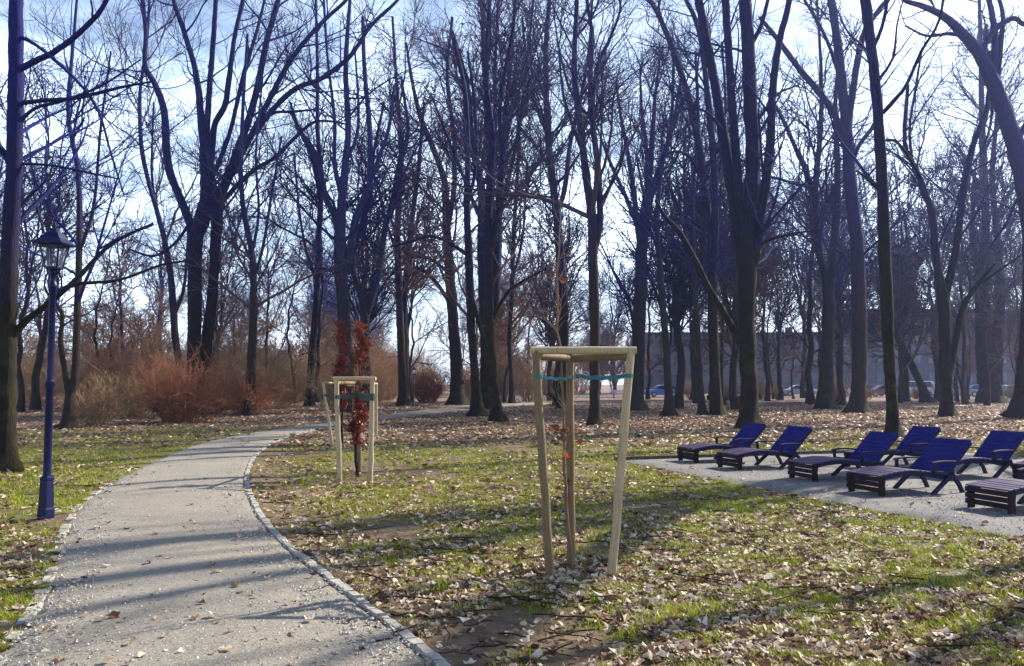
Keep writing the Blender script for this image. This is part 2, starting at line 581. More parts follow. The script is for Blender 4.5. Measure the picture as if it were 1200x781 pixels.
# --- path
NC = 26
tt = np.linspace(0, 1, NC)
pp = pr[:, None, :] * (1 - tt[None, :, None]) + pl[:, None, :] * tt[None, :, None]
ed = (fbm(np.arange(NP) * 0.35, np.zeros(NP), 77, 3) - 0.5)
pp[:, -1, :2] += (pl - pr)[:, :2] / np.linalg.norm(pl - pr, axis=1)[:, None] * (ed * 0.35)[:, None]
pp[:, :, 2] = 0.006 + 0.018 * np.sin(np.pi * tt)[None, :] + 0.012 * (fbm(pp[..., 0] * 1.3, pp[..., 1] * 1.3, 9, 3) - 0.5) * np.sin(np.pi * tt)[None, :]
pp[:, 0, 2] = pp[:, -1, 2] = -0.012
ii = np.arange(NP * NC).reshape(NP, NC)
quads = np.stack([ii[:-1, :-1], ii[1:, :-1], ii[1:, 1:], ii[:-1, 1:]], -1).reshape(-1, 4)[:, ::-1]
def gravel_mat(name, base, light, dark, scl):
    m, t, b = mat_new(name)
    c = t.nodes.new('ShaderNodeTexCoord'); vec = c.outputs['Object']
    v = nd(t, 'ShaderNodeTexVoronoi', Scale=scl); t.links.new(vec, v.inputs['Vector'])
    sc_ = t.nodes.new('ShaderNodeSeparateColor'); t.links.new(v.outputs['Color'], sc_.inputs[0])
    fine = ramp(t, sc_.outputs[0], [(0.0, dark), (0.35, base), (0.75, base), (0.97, light)])
    wide = ramp(t, noise_tex(t, vec, 0.9, 7, 0.7), [(0.32, dark), (0.5, base), (0.72, light)])
    fleck = ramp(t, noise_tex(t, vec, 34, 4, 0.8), [(0.38, tuple(x * 0.6 for x in dark)), (0.5, base), (0.66, light)])
    col = mixc(t, 0.45, mixc(t, 0.5, wide, fine), fleck)
    t.links.new(col, b.inputs['Base Color'])
    b.inputs['Roughness'].default_value = 0.85
    b.inputs['Specular IOR Level'].default_value = 0.3
    bump(t, b, mathn(t, 'ADD', mathn(t, 'MULTIPLY', v.outputs['Distance'], 0.6), noise_tex(t, vec, 30, 6, 0.8)), 0.55, 0.012)
    return m
M['path'] = gravel_mat('path', (0.225, 0.205, 0.178), (0.35, 0.325, 0.285), (0.145, 0.13, 0.11), 60)
M['pad'] = gravel_mat('pad_gravel', (0.155, 0.15, 0.152), (0.25, 0.245, 0.245), (0.085, 0.08, 0.082), 34)
tag(obj('path', mesh_np('path', pp.reshape(-1, 3), [quads]), M['path']), kind='structure')

# far footpath crossing the wood
n_ = len(far_line)
dirs = np.gradient(far_line, axis=0); dirs /= np.linalg.norm(dirs, axis=1)[:, None]
nrm = np.stack([-dirs[:, 1], dirs[:, 0], np.zeros(n_)], 1)
V = np.concatenate([far_line + nrm * 1.3, far_line - nrm * 1.3]); V[:, 2] = 0.012
k = np.arange(n_ - 1)
tag(obj('footpath', mesh_np('footpath', V, [np.stack([k + n_, k + n_ + 1, k + 1, k], 1)]), M['path']), kind='structure')

# gravel pad, wavy inside edge towards the lawn
n_ = 90
u = np.linspace(0, 1, n_); v_ = np.linspace(0, 1, 40)
U, W = np.meshgrid(u, v_)
P2 = A_ + U[..., None] * ex * pad_len + W[..., None] * ey * pad_wid
wob = (fbm(U * 22, W * 0 + 3, 41, 3) - 0.5) * 0.45 * (W < 0.01)
P2 = P2 + wob[..., None] * ey
Z2 = 0.008 + 0.015 * fbm(P2[..., 0] * 1.2, P2[..., 1] * 1.2, 51, 3)
edge = (U < 1e-6) | (U > 1 - 1e-6) | (W < 1e-6) | (W > 1 - 1e-6)
Z2[edge] = -0.02
ii = np.arange(n_ * 40).reshape(40, n_)
quads = np.stack([ii[:-1, :-1], ii[:-1, 1:], ii[1:, 1:], ii[1:, :-1]], -1).reshape(-1, 4)
tag(obj('gravel_pad', mesh_np('gravel_pad', np.stack([P2[..., 0], P2[..., 1], Z2], -1).reshape(-1, 3), [quads]), M['pad']), kind='structure')

# --- kerb stones along the path edges, and the low board at the end of the pad
M['kerb'] = plain('kerb_stone', (0.31, 0.295, 0.27), 0.85, 0.45, 16, bmp=0.8)
mb = MB()
def kerb_run(L, i0, i1, wd, top, gap_p, off):
    seg = np.linalg.norm(np.diff(L, axis=0), axis=1)
    cum = np.concatenate([[0], np.cumsum(seg)])
    s_, e_ = cum[i0], cum[i1]
    p = s_
    while p < e_:
        ln = random.uniform(0.11, 0.26)
        a = np.array([np.interp(p, cum, L[:, q]) for q in range(2)])
        b2 = np.array([np.interp(p + ln, cum, L[:, q]) for q in range(2)])
        d = (b2 - a) / np.linalg.norm(b2 - a)
        n2 = np.array((d[1], -d[0]))
        if random.random() > gap_p:
            w_ = wd * random.uniform(0.8, 1.15)
            mid = (a + b2) / 2 + n2 * (off + random.uniform(-0.008, 0.008))
            h = top + random.uniform(-0.007, 0.006)
            # a rough stone: bevelled top, jittered corners
            vs = []
            for z, k_ in ((-0.08, 1.0), (h - 0.012, 1.0), (h, 0.8)):
                for i_, j_ in ((-1, -1), (1, -1), (1, 1), (-1, 1)):
                    q = mid + d * (i_ * (ln / 2 - 0.006) * (k_ if k_ == 1 else 0.93)) + n2 * (j_ * w_ / 2 * k_)
                    vs.append((q[0] + random.uniform(-.008, .008), q[1] + random.uniform(-.008, .008), z + random.uniform(-.004, .004)))
            fs = [(8, 9, 10, 11)]
            for r0 in (0, 4):
                for k_ in range(4):
                    q = (k_ + 1) % 4
                    fs.append((r0 + k_, r0 + q, r0 + 4 + q, r0 + 4 + k_))
            mb.add(vs, fs)
        p += ln
kerb_run(pr, 8, 190, 0.078, 0.018, 0.0, 0.03)
kerb_run(pl, 8, 110, 0.10, 0.008, 0.25, -0.02)
kb = mb.build('kerb', M['kerb'])
tag(kb, kind='structure')
M['edge_board'] = plain('edge_board', (0.06, 0.045, 0.04), 0.8, 0.3, 9)
mb = MB()
mb.bar((*(A_ - ex * 0.05 - ey * 0.1), 0.012), (*(A_ - ex * 0.05 + ey * pad_wid), 0.012), 0.05, 0.11)
tag(mb.build('pad_edging', M['edge_board']), kind='structure')

# --- car park road beyond the wood
M['asphalt'] = plain('asphalt', (0.06, 0.06, 0.065), 0.9, 0.25, 3)
V = [(-10, 101, 0.01), (220, 101, 0.01), (220, 122, 0.01), (-10, 122, 0.01)]
tag(obj('car_park', mesh_np('car_park', V, [np.array([[0, 1, 2, 3]])]), M['asphalt']), kind='structure')

# ================================================================== leaves, grass, gravel (nobody could count them)
def scatter(n, dmin, dmax, spread=0.80, pw=1.0):
    """points over the ground in front of the place one stands, thinning out with distance"""
    d = dmin * (dmax / dmin) ** (rng.random(n) ** pw)
    x = (rng.random(n) * 2 - 1) * d * spread
    return x, d

PAL = np.array([(0.37, 0.26, 0.17), (0.50, 0.385, 0.27), (0.68, 0.59, 0.48), (0.22, 0.13, 0.08), (0.13, 0.06, 0.035), (0.29, 0.19, 0.115), (0.07, 0.04, 0.03)])

def leaf_batch(x, y, size, pal_p, fine):
    n = len(x)
    if fine:
        ang = np.linspace(0, 2 * np.pi, 11)[:-1]
        rr = np.array([1.0, 0.74, 0.86, 0.66, 0.78, 0.5, 0.78, 0.66, 0.86, 0.74])
    else:
        ang = np.array([0, 1.3, np.pi, np.pi + 1.9])
        rr = np.array([1.0, 0.62, 0.85, 0.66])
    K = len(ang)
    lx = (rr * np.cos(ang))[None] * np.ones((n, 1)) * (1 + 0.18 * rng.standard_normal((n, K)))
    ly = (rr * np.sin(ang))[None] * (0.62 + 0.3 * rng.random((n, 1)))
    curl = rng.uniform(-0.3, 1.2, (n, 1)); fold = rng.uniform(-0.3, 1.1, (n, 1))
    lz = curl * lx ** 2 * 0.6 + fold * np.abs(ly) + 0.12 * rng.standard_normal((n, K))
    L = np.stack([lx, ly, lz], -1)
    L = np.concatenate([np.zeros((n, 1, 3)), L], 1) if fine else L
    a = rng.random(n) * 2 * np.pi
    tilt = rng.normal(0, 0.32, n)
    ca, sa, ct, st = np.cos(a), np.sin(a), np.cos(tilt), np.sin(tilt)
    x1 = L[..., 0]
    y1 = L[..., 1] * ct[:, None] - L[..., 2] * st[:, None]
    z1 = L[..., 1] * st[:, None] + L[..., 2] * ct[:, None]
    z1 = z1 - z1.min(axis=1, keepdims=True) * 0.75
    sz = size[:, None]
    V = np.stack([(x1 * ca[:, None] - y1 * sa[:, None]) * sz + x[:, None], (x1 * sa[:, None] + y1 * ca[:, None]) * sz + y[:, None], z1 * sz], -1)
    gz = -0.06 * fbm(x * 0.8, y * 0.8, 5, 4) * 0.75
    gz[in_poly(x, y, path_poly) | in_poly(x, y, pad_poly)] = 0.02
    V[..., 2] += (gz + rng.random(n) * 0.012)[:, None]
    kk = L.shape[1]
    base = (np.arange(n) * kk)[:, None]
    if fine:
        i = np.arange(K)
        Fc = np.stack([np.zeros(K, int), i + 1, (i + 1) % K + 1], -1)
        Fc = (base[:, :, None] + Fc[None]).reshape(-1, 3)
    else:
        Fc = np.concatenate([base + np.array([[0, 1, 2]]), base + np.array([[0, 2, 3]])])
    col = PAL[rng.choice(len(PAL), n, p=pal_p)] * (0.75 + 0.5 * rng.random((n, 1)))
    return V.reshape(-1, 3), Fc, np.repeat(col, kk, axis=0)

vs, fs, cs, off = [], [], [], 0
for n, d0, d1, fine, s0, s1 in ((200000, 4.0, 13.0, True, 0.012, 0.056), (110000, 12.0, 30.0, False, 0.035, 0.07), (150000, 22.0, 75.0, False, 0.06, 0.11)):
    x, y = scatter(n, d0, d1)
    g, l, s, hard, wood, left = masks(x, y)
    keep = rng.random(n) < np.where(hard, 0.007, l)
    x, y, wood, g = x[keep], y[keep], wood[keep], g[keep]
    size = s0 + (s1 - s0) * rng.random(len(x)) ** 1.7
    pal = (0.16, 0.18, 0.17, 0.15, 0.13, 0.11, 0.10) if d1 < 20 else (0.26, 0.09, 0.03, 0.24, 0.12, 0.20, 0.06)
    v, f, c_ = leaf_batch(x, y, size, pal, fine)
    vs.append(v); fs.append(f + off); cs.append(c_); off += len(v)
leaf_me = mesh_np('fallen_leaves', np.concatenate(vs), [np.concatenate(fs)], False, cols=np.concatenate(cs))
tag(obj('fallen_leaves', leaf_me, M['leaf']), 'dry brown and pale fallen leaves scattered over the lawn and woodland floor', 'fallen leaves', kind='stuff')

def grass_batch(n, d0, d1, h0, h1, wd, tri):
    x, y = scatter(n, d0, d1)
    g, l, s, hard, wood, left = masks(x, y)
    tuft = fbm(x * 5.5, y * 5.5, 61, 2)
    keep = (~hard) & (rng.random(n) < g * sstep(0.30, 0.62, tuft))
    x, y, tuft = x[keep], y[keep], tuft[keep]
    n = len(x)
    h = rng.uniform(h0, h1, n) * (0.5 + tuft)
    a = rng.random(n) * 2 * np.pi
    lean = rng.uniform(0.15, 0.95, n) * h
    dx, dy = np.cos(a), np.sin(a)
    wv = wd * (0.7 + 0.6 * rng.random(n))
    z0 = -0.06 * fbm(x * 0.8, y * 0.8, 5, 4) - 0.008
    b0 = np.stack([x - dy * wv, y + dx * wv, z0], 1); b1 = np.stack([x + dy * wv, y - dx * wv, z0], 1)
    mx, my = x + dx * lean * 0.35, y + dy * lean * 0.35
    m0 = np.stack([mx - dy * wv * .8, my + dx * wv * .8, z0 + h * .6], 1); m1 = np.stack([mx + dy * wv * .8, my - dx * wv * .8, z0 + h * .6], 1)
    tp = np.stack([x + dx * lean, y + dy * lean, z0 + h], 1)
    col = np.array((0.215, 0.265, 0.012)) * (0.55 + 1.0 * rng.random((n, 1))) * (0.75 + 0.6 * fbm(x * 1.1, y * 1.1, 71, 2))[:, None] + np.array((0.11, 0.05, 0.015)) * (rng.random((n, 1)) ** 2)
    dry = rng.random(n) < 0.10
    col[dry] = (0.30, 0.24, 0.11)
    if tri:
        V = np.stack([b0, b1, tp], 1); f = (np.arange(n) * 3)[:, None] + np.array([[0, 1, 2]])
        return V.reshape(-1, 3), f, None, np.repeat(col, 3, 0)
    V = np.stack([b0, b1, m1, m0, tp], 1)
    bs = (np.arange(n) * 5)[:, None]
    return V.reshape(-1, 3), bs + np.array([[3, 2, 4]]), bs + np.array([[0, 1, 2, 3]]), np.repeat(col, 5, 0)

a1 = grass_batch(520000, 4.0, 13.0, 0.025, 0.065, 0.0032, False)
a2 = grass_batch(520000, 11.0, 40.0, 0.035, 0.075, 0.008, True)
n1_ = len(a1[0])
grass_me = mesh_np('grass', np.concatenate([a1[0], a2[0]]), [np.concatenate([a1[1], a2[1] + n1_]), a1[2]], False, cols=np.concatenate([a1[3], a2[3]]))
tag(obj('grass', grass_me, M['grass']), 'short patchy green grass tufts of the park lawn', 'grass', kind='stuff')

# twigs blown down among the leaves
x, y = scatter(900, 4.0, 22.0)
ok = ~in_poly(x, y, pad_poly) & (~in_poly(x, y, path_poly) | (rng.random(900) < 0.15))
x, y = x[ok], y[ok]; n = len(x)
a = rng.random(n) * 6.28; ln = rng.uniform(0.06, 0.45, n)
q = np.linspace(-0.5, 0.5, 5)
P = np.stack([x[:, None] + np.cos(a)[:, None] * q * ln[:, None] + rng.normal(0, 0.008, (n, 5)), y[:, None] + np.sin(a)[:, None] * q * ln[:, None] + rng.normal(0, 0.008, (n, 5)), 0.012 + np.abs(rng.normal(0, 0.008, (n, 5)))], -1)
TW = (P, np.full((n, 5), 0.0035) * rng.uniform(0.6, 1.8, (n, 1)))

# loose stones on the path and pad
x, y = scatter(52000, 4.0, 20.0)
on = in_poly(x, y, path_poly) | in_poly(x, y, pad_poly)
nearedge = np.minimum(dist_line(x, y, pr, 4), dist_line(x, y, pl, 4))
on = on & (rng.random(len(x)) < np.where(in_poly(x, y, path_poly), 0.25 + 0.75 * (nearedge < 0.35), 0.5))
x, y = x[on], y[on]; n = len(x)
oct_v = np.array([(1, 0, 0), (0, 1, 0), (-1, 0, 0), (0, -1, 0), (0, 0, 0.8), (0, 0, -0.6)], float)
oct_f = np.array([(0, 1, 4), (1, 2, 4), (2, 3, 4), (3, 0, 4), (1, 0, 5), (2, 1, 5), (3, 2, 5), (0, 3, 5)])
a = rng.random(n) * 6.28
sz = rng.uniform(0.004, 0.013, n)
jit = oct_v[None] * (1 + 0.35 * rng.standard_normal((n, 6, 1)))
V = np.stack([jit[..., 0] * np.cos(a)[:, None] - jit[..., 1] * np.sin(a)[:, None], jit[..., 0] * np.sin(a)[:, None] + jit[..., 1] * np.cos(a)[:, None], jit[..., 2]], -1) * sz[:, None, None]
V += np.stack([x, y, np.full(n, 0.022)], 1)[:, None, :]
col = np.array((0.42, 0.39, 0.35)) * (0.5 + 0.8 * rng.random((n, 1)))
tag(obj('gravel', mesh_np('gravel', V.reshape(-1, 3), [((np.arange(n) * 6)[:, None, None] + oct_f[None]).reshape(-1, 3)], False, cols=np.repeat(col, 6, 0)), tint_mat('loose_stone', 0, 0.8, 0.3)),
    'loose pale gravel stones on the path and seating pad', 'gravel', kind='stuff')

# ================================================================== TREES
def tubes(P, R, S, rough=0.0):
    """P (N,K,3), R (N,K) -> verts, quads of N tapering tubes"""
    N, K, _ = P.shape
    T = np.gradient(P, axis=1)
    T /= np.linalg.norm(T, axis=2, keepdims=True) + 1e-9
    mean = T.mean(axis=1)
    ref = np.where((np.abs(mean[:, 2]) > 0.75)[:, None], np.array((1.0, 0.13, 0)), np.array((0.0, 0.1, 1.0)))
    n1 = np.cross(T, ref[:, None, :]); n1 /= np.linalg.norm(n1, axis=2, keepdims=True) + 1e-9
    n2 = np.cross(T, n1)
    a = np.linspace(0, 2 * np.pi, S + 1)[:-1]
    RR = np.repeat(R[:, :, None], S, axis=2)
    if rough > 0:                                  # furrows and burls, and root ridges at the foot
        rr_ = np.random.default_rng(N * 1000 + K)
        ridge = rr_.standard_normal((N, 1, S)) * 0.5 + rr_.standard_normal((N, K, S)) * 0.6
        RR = RR * (1 + rough * ridge)
        foot = np.exp(-np.clip(P[:, :, 2], 0, None) / 0.28) * (P[:, :1, 2] < 0.05)
        RR = RR * (1 + foot[:, :, None] * (0.05 + 0.42 * np.clip(np.cos(a * 4 + 1.0) + 0.4 * rr_.standard_normal((N, 1, S)), -0.2, 1.3)))
    V = P[:, :, None, :] + RR[:, :, :, None] * (np.cos(a)[None, None, :, None] * n1[:, :, None, :] + np.sin(a)[None, None, :, None] * n2[:, :, None, :])
    base = np.arange(N)[:, None, None] * K * S + np.arange(K - 1)[None, :, None] * S
    i = np.arange(S)[None, None, :]; j = (i + 1) % S
    F = np.stack([base + i, base + j, base + S + j, base + S + i], -1).reshape(-1, 4)
    return V.reshape(-1, 3), F

def tube_mesh(name, batches, rough=0.0):
    vs, fs, off = [], [], 0
    for P, R, S in batches:
        if len(P) == 0: continue
        v, f = tubes(P, R, S, rough)
        vs.append(v); fs.append(f + off); off += len(v)
    return mesh_np(name, np.concatenate(vs), [np.concatenate(fs)], True)

def interp_at(P, idx, t):
    K = P.shape[1]
    u = np.clip(t, 0, 0.9999) * (K - 1)
    i = u.astype(int); f = (u - i)
    if P.ndim == 3: f = f[:, None]
    return P[idx, i] * (1 - f) + P[idx, i + 1] * f

def grow(P, R, counts, t0, t1, length, ang, K, wig, up, rfac, rtip, r, zmin=None, bias=None):
    """children of the branches P: counts per branch, start between t0 and t1; length(t, parent length)"""
    counts = np.asarray(counts, int)
    idx = np.repeat(np.arange(len(P)), counts)
    M_ = len(idx)
    if M_ == 0: return np.zeros((0, K, 3)), np.zeros((0, K)), np.zeros(0)
    t = t0 + (t1 - t0) * r.random(M_)
    S0 = interp_at(P, idx, t)
    if zmin is not None:
        ok = S0[:, 2] > zmin
        idx, t, S0 = idx[ok], t[ok], S0[ok]; M_ = len(idx)
        if M_ == 0: return np.zeros((0, K, 3)), np.zeros((0, K)), np.zeros(0)
    T = interp_at(np.gradient(P, axis=1), idx, t); T /= np.linalg.norm(T, axis=1, keepdims=True) + 1e-9
    rp = interp_at(R, idx, t)
    plen = np.linalg.norm(np.diff(P, axis=1), axis=2).sum(1)[idx]
    L = length(t, plen) * (0.55 + 0.75 * r.random(M_))
    q = r.standard_normal((M_, 3)); q -= (q * T).sum(1, keepdims=True) * T; q /= np.linalg.norm(q, axis=1, keepdims=True) + 1e-9
    th = np.radians(ang) * (0.65 + 0.7 * r.random(M_))
    d = np.cos(th)[:, None] * T + np.sin(th)[:, None] * q
    out = np.zeros((M_, K, 3)); out[:, 0] = S0
    for k in range(1, K):
        d = d + r.standard_normal((M_, 3)) * wig
        d[:, 2] += up
        d /= np.linalg.norm(d, axis=1, keepdims=True)
        out[:, k] = out[:, k - 1] + d * (L / (K - 1))[:, None]
    r0 = np.maximum(rp * rfac * (0.75 + 0.5 * r.random(M_)), rtip * 1.3)
    r0 = np.minimum(r0, 0.010 + L * 0.012)
    RR = r0[:, None] * (1 - np.linspace(0, 1, K))[None] + rtip * np.linspace(0, 1, K)[None]
    return out, RR, L

DENS = 0.57

def twig_levels(P, R, r, dist, dens=1.0, zmin=3.0, spread=1.0, up1=0.06, ang1=48, t0=0.3, levels=3, l1=0.26, fine=1.0):
    """the branches and twigs carried by the limbs P"""
    plen = np.linalg.norm(np.diff(P, axis=1), axis=2).sum(1)
    tip = max(0.0045, 0.00027 * dist) * fine
    dens = dens * DENS
    n1 = np.maximum(2, (plen * 1.25 * dens)).astype(int)
    B1, R1, L1 = grow(P, R, n1, t0, 0.99, lambda t, L: (0.9 + L * l1 * (1.15 - 0.75 * t)) * spread, ang1, 8, 0.13, up1, 0.5, tip * 1.6, r, zmin)
    if len(B1) == 0: return []
    n2 = np.clip(L1 * 3.0 * dens, 1.5, 12).astype(int)
    B2, R2, L2 = grow(B1, R1, n2, 0.12, 1.0, lambda t, L: 0.25 + L * 0.42 * (1.1 - 0.5 * t), 44, 6, 0.16, 0.05, 0.62, tip * 1.15, r)
    res = [(B1, R1, 5), (B2, R2, 3)]
    if levels >= 3:
        n3 = np.clip(L2 * 9.5 * dens, 1, 10).astype(int)
        B3, R3, L3 = grow(B2, R2, n3, 0.1, 1.0, lambda t, L: 0.22 + L * 0.6, 42, 4, 0.18, 0.03, 0.55, tip * 0.52, r)
        res.append((B3, R3, 3))
    return res

def flare(P, R, amount=0.30, h=0.9):
    z = P[..., 2]
    return R * (1 + amount * np.exp(-np.clip(z, 0, None) / h * 2.2))

def roughen(P, R, r, a):
    n, K, _ = P.shape
    j = r.standard_normal((n, K, 3)) * a * R[..., None]
    j[:, 0] = 0
    return P + j

def hero(name, label, depth, stems, cat='tree', bk='bark_dark', tw='twig_blue', dens=1.0, drift=0.10, ext=0.45, zmin=3.0, seed=1,
         levels=3, spread=1.0, ang=48, group=None, up=0.06, t0=0.3, leaves=0, l1=0.26):
    """a tree whose stems follow the photograph: stems = [[(px, py, width px), ...], ...], given real depth and thickness"""
    r = np.random.default_rng(seed)
    base = at(stems[0][0][0], stems[0][0][1], depth); base[2] = 0
    lp, lr = [], []
    K = 64
    for si, st in enumerate(stems):
        st = np.array(st, float)
        pts = np.array([at(x, y, depth) for x, y, _ in st])
        rad = st[:, 2] / 2 * depth / F
        if st[-1, 1] <= 14:                       # runs out of the top of the picture: let it finish growing
            d = pts[-1] - pts[-2]; d /= np.linalg.norm(d)
            d = d * 0.6 + np.array((0, 0, 0.5)); d /= np.linalg.norm(d)
            rest = max(2.5, min((pts[-1][2]) * ext, 24 - pts[-1][2]))
            pts = np.vstack([pts, pts[-1] + d * rest * 0.5, pts[-1] + d * rest])
            rad = np.concatenate([rad, [rad[-1] * 0.62, 0.015]])
        if si == 0:
            pts[0][2] = -0.15
        h = np.concatenate([[0], np.cumsum(np.linalg.norm(np.diff(pts, axis=0), axis=1))])
        dr = (0 if si == 0 else r.choice((-1, 1)) * r.uniform(0.5, 1.5)) * drift
        pts[:, 1] += dr * h
        # keep each point on its own sight line while it moves in depth
        k = pts[:, 1] / depth
        pts[:, 0] *= k
        pts[:, 2] = np.where(pts[:, 2] > 0.3, EYE + (pts[:, 2] - EYE) * k, pts[:, 2])
        pts, rad = pts - base, rad * k
        comb = smooth_line(np.column_stack([pts, rad]), K)
        lp.append(comb[:, :3]); lr.append(np.maximum(comb[:, 3], 0.008))
    P, R = np.array(lp), np.array(lr)
    R[0] = flare(P[0], R[0])
    P = roughen(P, R, r, 0.035)
    root = tag(empty(name, base), label, cat, group)
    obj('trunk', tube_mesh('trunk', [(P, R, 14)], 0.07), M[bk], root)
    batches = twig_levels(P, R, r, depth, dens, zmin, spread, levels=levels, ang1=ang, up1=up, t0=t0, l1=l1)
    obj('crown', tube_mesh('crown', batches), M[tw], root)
    if leaves:
        B2 = batches[1][0]
        pick = B2[r.integers(0, len(B2), leaves), r.integers(1, 6, leaves)]
        pick = pick[(pick[:, 2] > 13)]
        obj('leaves', leaf_cloud(pick, r, 0.10, 0.22, np.array((0.24, 0.075, 0.045))), M['beech_leaf'], root)
    return root

def leaf_cloud(pts, r, s0, s1, colour):
    n = len(pts)
    a = r.standard_normal((n, 3)); a /= np.linalg.norm(a, axis=1, keepdims=True)
    b_ = np.cross(a, r.standard_normal((n, 3))); b_ /= np.linalg.norm(b_, axis=1, keepdims=True)
    c_ = np.cross(a, b_)
    s_ = r.uniform(s0, s1, (n, 1))
    V = np.stack([pts, pts + a * s_ * .5 + b_ * s_ * .36 + c_ * s_ * .12, pts + a * s_, pts + a * s_ * .5 - b_ * s_ * .36 + c_ * s_ * .12], 1)
    f = (np.arange(n) * 4)[:, None] + np.array([[0, 1, 2, 3]])
    col = colour * (0.5 + 1.0 * r.random((n, 1))) + np.array((0.1, 0.02, 0.0)) * r.random((n, 1)) ** 3
    return mesh_np('leaves', V.reshape(-1, 3), [f], False, cols=np.repeat(col, 4, 0))

tag(obj('fallen_twigs', tube_mesh('fallen_twigs', [(TW[0], TW[1], 4)]), M['bark_brown']), 'thin dead twigs lying among the fallen leaves', 'twigs', kind='stuff')

# --- the trees one can follow in the photograph, from the left
hero('bare_tree', 'thick dark tree at the left edge beside the blue street lamp, long limbs reaching right', 16.0, [
    [(6, 549, 25), (6, 470, 23), (8, 390, 21), (12, 290, 19), (17, 190, 18), (19, 100, 17), (19, 0, 15)],
    [(16, 392, 9), (32, 375, 8), (50, 361, 7), (85, 332, 6), (130, 287, 4.5), (180, 262, 3)],
    [(70, 340, 5), (92, 333, 4.5), (140, 328, 3.5), (192, 310, 2.5), (230, 305, 1.5)],
    [(22, 82, 8), (45, 70, 7), (65, 60, 6.5), (100, 32, 6), (128, -6, 5)],
    [(20, 122, 6), (50, 118, 5), (90, 115, 4.5), (140, 103, 3.5), (178, 96, 2)],
    [(14, 200, 6), (6, 182, 7), (-6, 165, 8), (-30, 120, 7), (-50, 40, 6)],
    [(18, 150, 5), (40, 128, 4), (75, 118, 3.5), (120, 100, 2.5), (165, 70, 1.5)],
    [(16, 40, 5), (45, 55, 4), (90, 95, 3.6), (115, 130, 3.2), (130, 180, 2.6), (145, 228, 1.8)],
    [(14, 192, 4), (60, 194, 3), (100, 202, 2.5), (140, 210, 1.6)],
    [(12, 262, 4), (30, 235, 3), (52, 214, 2.5), (62, 195, 1.6)],
], bk='bark_near', tw='twig_near', dens=0.9, drift=0.22, seed=2, zmin=2.8, l1=0.19)
hero('bare_tree', 'slim tree forking low into two stems, on the grass right of the street lamp', 31.0, [
    [(80, 503, 16), (81, 480, 13), (83, 462, 11), (88, 440, 9), (90, 380, 8), (93, 270, 7), (91, 200, 6), (80, 135, 5), (84, 70, 4), (90, 0, 3)],
    [(82, 468, 8), (77, 440, 7), (71, 400, 6), (73, 370, 5), (64, 350, 4), (58, 300, 3), (40, 230, 2)],
    [(92, 300, 4), (110, 240, 3.5), (118, 150, 3), (130, 60, 2)],
], bk='bark_brown', tw='twig_near', seed=3)
hero('bare_tree', 'big twin trunked tree behind the red brown bush, limbs fanning out above', 45.0, [
    [(226, 487, 20), (227, 440, 17), (228, 400, 16), (228, 330, 16), (229, 285, 17), (238, 255, 18), (243, 228, 17), (240, 190, 11), (236, 140, 9), (230, 88, 7), (216, 38, 6), (203, 0, 5)],
    [(237, 487, 18), (239, 430, 15), (246, 370, 13), (250, 327, 12), (253, 275, 13), (255, 240, 14), (262, 220, 11), (284, 161, 9), (300, 110, 8), (312, 50, 7), (326, 0, 6)],
    [(229, 288, 11), (223, 262, 10), (208, 225, 9), (197, 192, 9), (192, 130, 8), (182, 100, 7), (170, 77, 6), (171, 40, 5), (167, 0, 5)],
    [(243, 225, 9), (248, 180, 8), (252, 146, 7), (264, 122, 7), (270, 80, 6), (276, 38, 5), (285, 0, 5)],
    [(241, 180, 7), (245, 110, 6.5), (249, 60, 6), (253, 0, 5)],
    [(254, 232, 9), (270, 205, 8), (300, 148, 7), (338, 75, 6), (373, 31, 5), (406, 0, 4)],
    [(262, 215, 7), (280, 185, 6.5), (300, 152, 6), (342, 107, 6), (377, 92, 5.5), (411, 65, 5), (434, 31, 4.5), (466, 0, 3.5)],
    [(258, 240, 6), (280, 215, 5.5), (300, 198, 5), (323, 184, 4.5), (358, 150, 4), (377, 142, 3), (408, 146, 2)],
    [(246, 215, 6), (268, 160, 5), (285, 90, 5), (300, 40, 4), (310, 0, 3)],
    [(300, 150, 4), (320, 133, 3.5), (345, 131, 3), (372, 128, 2)],
    [(222, 262, 4), (205, 285, 3.5), (180, 300, 3), (150, 292, 2)],
], dens=0.75, drift=0.14, seed=4, tw='twig_near', bk='bark_dark', l1=0.2)
hero('bare_tree', 'crooked thin tree between the forked slim tree and the twin trunked tree', 52.0, [
    [(213, 478, 11), (212, 440, 9), (206, 400, 8), (203, 360, 8), (198, 310, 7), (190, 270, 6), (176, 220, 5), (166, 175, 5), (164, 110, 4), (172, 50, 3), (175, 0, 3)],
    [(190, 270, 4), (183, 240, 3), (178, 200, 3), (180, 120, 2)],
    [(204, 370, 5), (215, 340, 4), (219, 300, 3), (222, 240, 2)],
], bk='bark_brown', tw='twig_brown', seed=5, dens=0.9)
hero('bare_tree', 'reddish slender tree rising from a twiggy bush left of the path', 43.0, [
    [(293, 480, 13), (294, 440, 11), (296, 390, 9), (297, 330, 8), (294, 290, 7), (286, 250, 6), (282, 200, 5), (285, 120, 4), (290, 40, 3)],
    [(296, 330, 4), (308, 290, 3.5), (318, 230, 3), (330, 160, 2)],
    [(295, 300, 4), (303, 250, 3), (300, 180, 2.5), (308, 90, 2)],
], bk='bark_brown', tw='twig_violet', seed=6)
